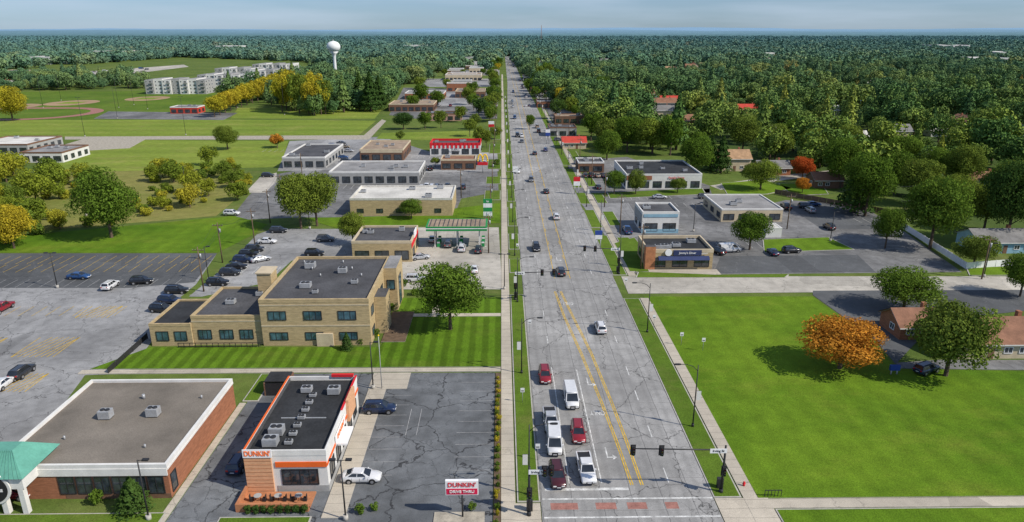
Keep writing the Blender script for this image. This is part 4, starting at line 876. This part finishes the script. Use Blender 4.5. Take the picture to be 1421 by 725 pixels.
for a in ((652,190,22,26),(665,205,24,30),(640,170,20,24),(660,180,18,22),(590,180,24,26),(612,178,22,26),(680,170,18,22),(604,232,16,14),(675,205,16,26),(385,205,22,18),(555,196,16,14),(690,232,10,12),(735,180,16,22),(820,196,34,40),(838,205,30,36),(735,130,18,22),(1182,232,36,40),
  (870,212,50,52),(905,214,54,50),(930,216,44,56),(1030,212,50,50),(1075,222,50,48),(1130,232,56,52),(1240,270,60,60),(1275,285,64,66),(1320,300,60,60),(1365,320,66,74),(1405,300,70,80),(1330,262,54,60),(1215,262,54,60),(1100,210,50,46),(1421,330,70,90),(1385,285,60,60),(1300,255,50,50),(1250,238,50,50),(1170,225,50,50)):
    tree(*a,rnd.choice(['green','mid','green','mid']),'hi' if a[2]>45 else 'md')
tree(385,206,20,20,'orange','md')
for i in range(12): tree(298+i*7.5,163-i*2.8,28,30,'yellow','md')
for i in range(11): tree(392+i*6,160-rnd.random()*10,32,44+rnd.random()*16,rnd.choice(['yellow','yellow','mid']),'md')
for i in range(8): tree(345+i*11,712,13,14,'dark','sh')
for x in range(26): place(SM[x%2],-.78+rnd.uniform(-.1,.1),65+x*1.35+rnd.uniform(-.4,.4),rnd.uniform(.3,.5),rnd.uniform(.35,.65),'leaf_'+rnd.choice(['mid','yellow','green']),'shrub')
for a in ((486,570,20,30),(488,556,18,24),(530,440,18,16),(525,455,16,14),(545,400,14,14),(520,468,16,14),(500,478,14,12),(135,700,20,24),(655,708,14,12),(500,712,16,16),(520,708,14,12),(560,398,14,12),(530,405,16,14),(1040,300,12,12),(545,430,16,14),(522,430,16,18),(600,408,12,10),(575,410,12,10)): tree(*a,'green','sh')
# forests ----------------------------------------------------------
def project(X,Y):
    dz=-HC; c=np.array(RT)
    vx=c[0,0]*X+c[0,1]*Y+c[0,2]*dz; vy=c[1,0]*X+c[1,1]*Y+c[1,2]*dz; vz=c[2,0]*X+c[2,1]*Y+c[2,2]*dz
    return CX+F*vx/-vz, CY-F*vy/-vz
def inpoly(px,py,poly_):
    r=np.zeros(len(px),bool); n=len(poly_)
    for i in range(n):
        x1,y1=poly_[i];x2,y2=poly_[(i+1)%n]
        if y1==y2: continue
        c=((y1>py)!=(y2>py))&(px<(x2-x1)*(py-y1)/(y2-y1)+x1); r^=c
    return r
g=np.random.default_rng(3)
right=[(710,46),(710,78),(719,92),(733,112),(760,142),(800,162),(822,182),(850,204),(940,212),(990,198),(1050,200),(1068,232),(1160,250),(1250,285),(1290,296),(1345,315),(1421,350),(1700,400),(2200,400),(2200,46)]
left=[(696,46),(692,78),(688,92),(672,104),(610,108),(560,112),(520,104),(415,86),(250,80),(150,88),(0,98),(-600,108),(-600,46)]
centre=[(690,46),(690,79),(714,79),(714,46)]
mid=[(300,140),(345,130),(420,116),(440,108),(540,104),(610,110),(560,120),(535,150),(500,157),(430,162),(395,150)]
band_=[(-400,132),(205,124),(200,112),(-400,120)]
lw_=[(-600,345),(-10,345),(60,332),(120,318),(60,290),(150,262),(110,250),(60,240),(-20,238),(-600,240)]
lw2=[(215,232),(335,228),(352,262),(330,282),(250,290),(185,312),(125,318),(110,300),(200,280)]
from mathutils import noise as mn
def gen(sp,y0,y1,regions,keep=1.0,xlim=.86,clear=0):
    ys=np.arange(y0,y1,sp); pts=[]
    for y in ys:
        xs=np.arange(-y*xlim-60,y*xlim+60,sp); pts.append(np.stack([xs,np.full(len(xs),y)],1))
    p=np.concatenate(pts); p+=g.uniform(-.45,.45,p.shape)*sp; px,py=project(p[:,0],p[:,1])
    k=np.zeros(len(p),bool)
    for r in regions: k|=inpoly(px,py,r)
    k&=g.random(len(p))<keep; p=p[k]
    if clear:
        nv=np.array([mn.noise(Vector((q[0]*.011,q[1]*.004,2.))) for q in p]); p=p[nv<clear]
    for hx,hy in HP: 
        d=75 if hy<900 else 130
        p=p[~((np.abs(p[:,0]-hx)<10)&(p[:,1]-hy<8)&(p[:,1]-hy>-d*.6))]
    return p
def forest(name,pts,meshes,smin,smax,mat):
    idx=g.integers(0,len(meshes),len(pts))
    for i,me in enumerate(meshes):
        q=pts[idx==i]
        if not len(q): continue
        n=len(q); s=(smin+(smax-smin)*g.random(n)**1.3)*.5; t=g.uniform(0,6.28,n); V=np.zeros((n,4,3))
        for k in range(4):
            a=t+k*math.pi/2; V[:,k,0]=q[:,0]+s*1.4142*np.cos(a); V[:,k,1]=q[:,1]+s*1.4142*np.sin(a)
        pm=bpy.data.meshes.new(name); pm.from_pydata(V.reshape(-1,3).tolist(),[],[(4*j,4*j+1,4*j+2,4*j+3) for j in range(n)])
        po=bpy.data.objects.new(name,pm); scn.collection.objects.link(po); po.instance_type='FACES'; po.use_instance_faces_scale=True; po.instance_faces_scale=1; po.show_instancer_for_render=False
        co=bpy.data.objects.new('tree',me); scn.collection.objects.link(co); co.parent=po
        co.material_slots[0].link='OBJECT'; co.material_slots[0].material=MATS[mat]
FM=[tree_data('forest_tree',60+i,12+i%3,6.4+.4*(i%3),2000,.8,nl=18,trunk=.1) for i in range(5)]
FM.append(tree_data('forest_conifer',77,15,3.6,900,.9,conif=True))
FL=[tree_data('far_tree',80+i,11,8,420,2.1,nl=12,trunk=.02) for i in range(3)]
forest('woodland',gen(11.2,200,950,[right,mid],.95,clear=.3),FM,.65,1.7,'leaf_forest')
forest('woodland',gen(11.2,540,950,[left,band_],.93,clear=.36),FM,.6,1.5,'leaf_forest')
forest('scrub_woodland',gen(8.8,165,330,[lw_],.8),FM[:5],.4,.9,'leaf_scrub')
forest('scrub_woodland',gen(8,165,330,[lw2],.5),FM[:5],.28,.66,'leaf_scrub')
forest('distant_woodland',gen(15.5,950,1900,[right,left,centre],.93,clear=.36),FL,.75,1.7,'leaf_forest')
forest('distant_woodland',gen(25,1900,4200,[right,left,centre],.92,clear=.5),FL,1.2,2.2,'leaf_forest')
sc=gen(5.5,165,330,[lw_,lw2],.5)
forest('undergrowth',sc,SM,1.2,2.6,'leaf_scrub')
# distant canopy terrain and hills
m,nt,b=base_mat('far_canopy_hazed',1,0,.05); p=pos(nt,False,(1,.25,1)); n1=noise(nt,p,.004,8,.7); n2=noise(nt,pos(nt,False,(1,.12,1)),.02,4,.7)
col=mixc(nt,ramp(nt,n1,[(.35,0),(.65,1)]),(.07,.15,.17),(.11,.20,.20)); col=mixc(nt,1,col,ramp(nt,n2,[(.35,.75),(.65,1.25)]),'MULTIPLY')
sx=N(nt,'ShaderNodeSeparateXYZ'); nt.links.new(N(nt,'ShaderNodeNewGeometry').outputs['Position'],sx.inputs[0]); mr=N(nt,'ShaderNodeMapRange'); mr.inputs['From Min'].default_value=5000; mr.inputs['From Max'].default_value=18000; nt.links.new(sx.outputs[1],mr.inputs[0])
col=mixc(nt,mr.outputs[0],col,(.2,.33,.46)); nt.links.new(col,b.inputs['Base Color'])  # base colour fades to pale blue with distance: painted haze, no atmosphere
na,nr=260,70; V=[];Fc=[]
for i in range(nr):
    r=4000*(24000/4000)**(i/(nr-1))
    for j in range(na):
        a=math.radians(-48+96*j/(na-1)); x=r*math.sin(a); y=r*math.cos(a)
        z=10+5*mn.noise(Vector((x*.01,y*.01,0)))+ 4*mn.noise(Vector((x*.04,y*.04,3)))
        if r>9000: z+= (r-9000)/15000*(70+75*mn.noise(Vector((x*.00025,y*.0002,9)))+20*mn.noise(Vector((x*.001,y*.001,1))))
        V.append((x,y,max(z,4)))
for i in range(nr-1):
    for j in range(na-1):
        k=i*na+j; Fc.append((k,k+1,k+na+1,k+na))
me=bpy.data.meshes.new('hills'); me.from_pydata(V,[],Fc); me.materials.append(MATS['far_canopy_hazed']); me.update()
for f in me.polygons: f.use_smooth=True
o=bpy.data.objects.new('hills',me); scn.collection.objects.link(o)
print('objects',len(scn.objects))
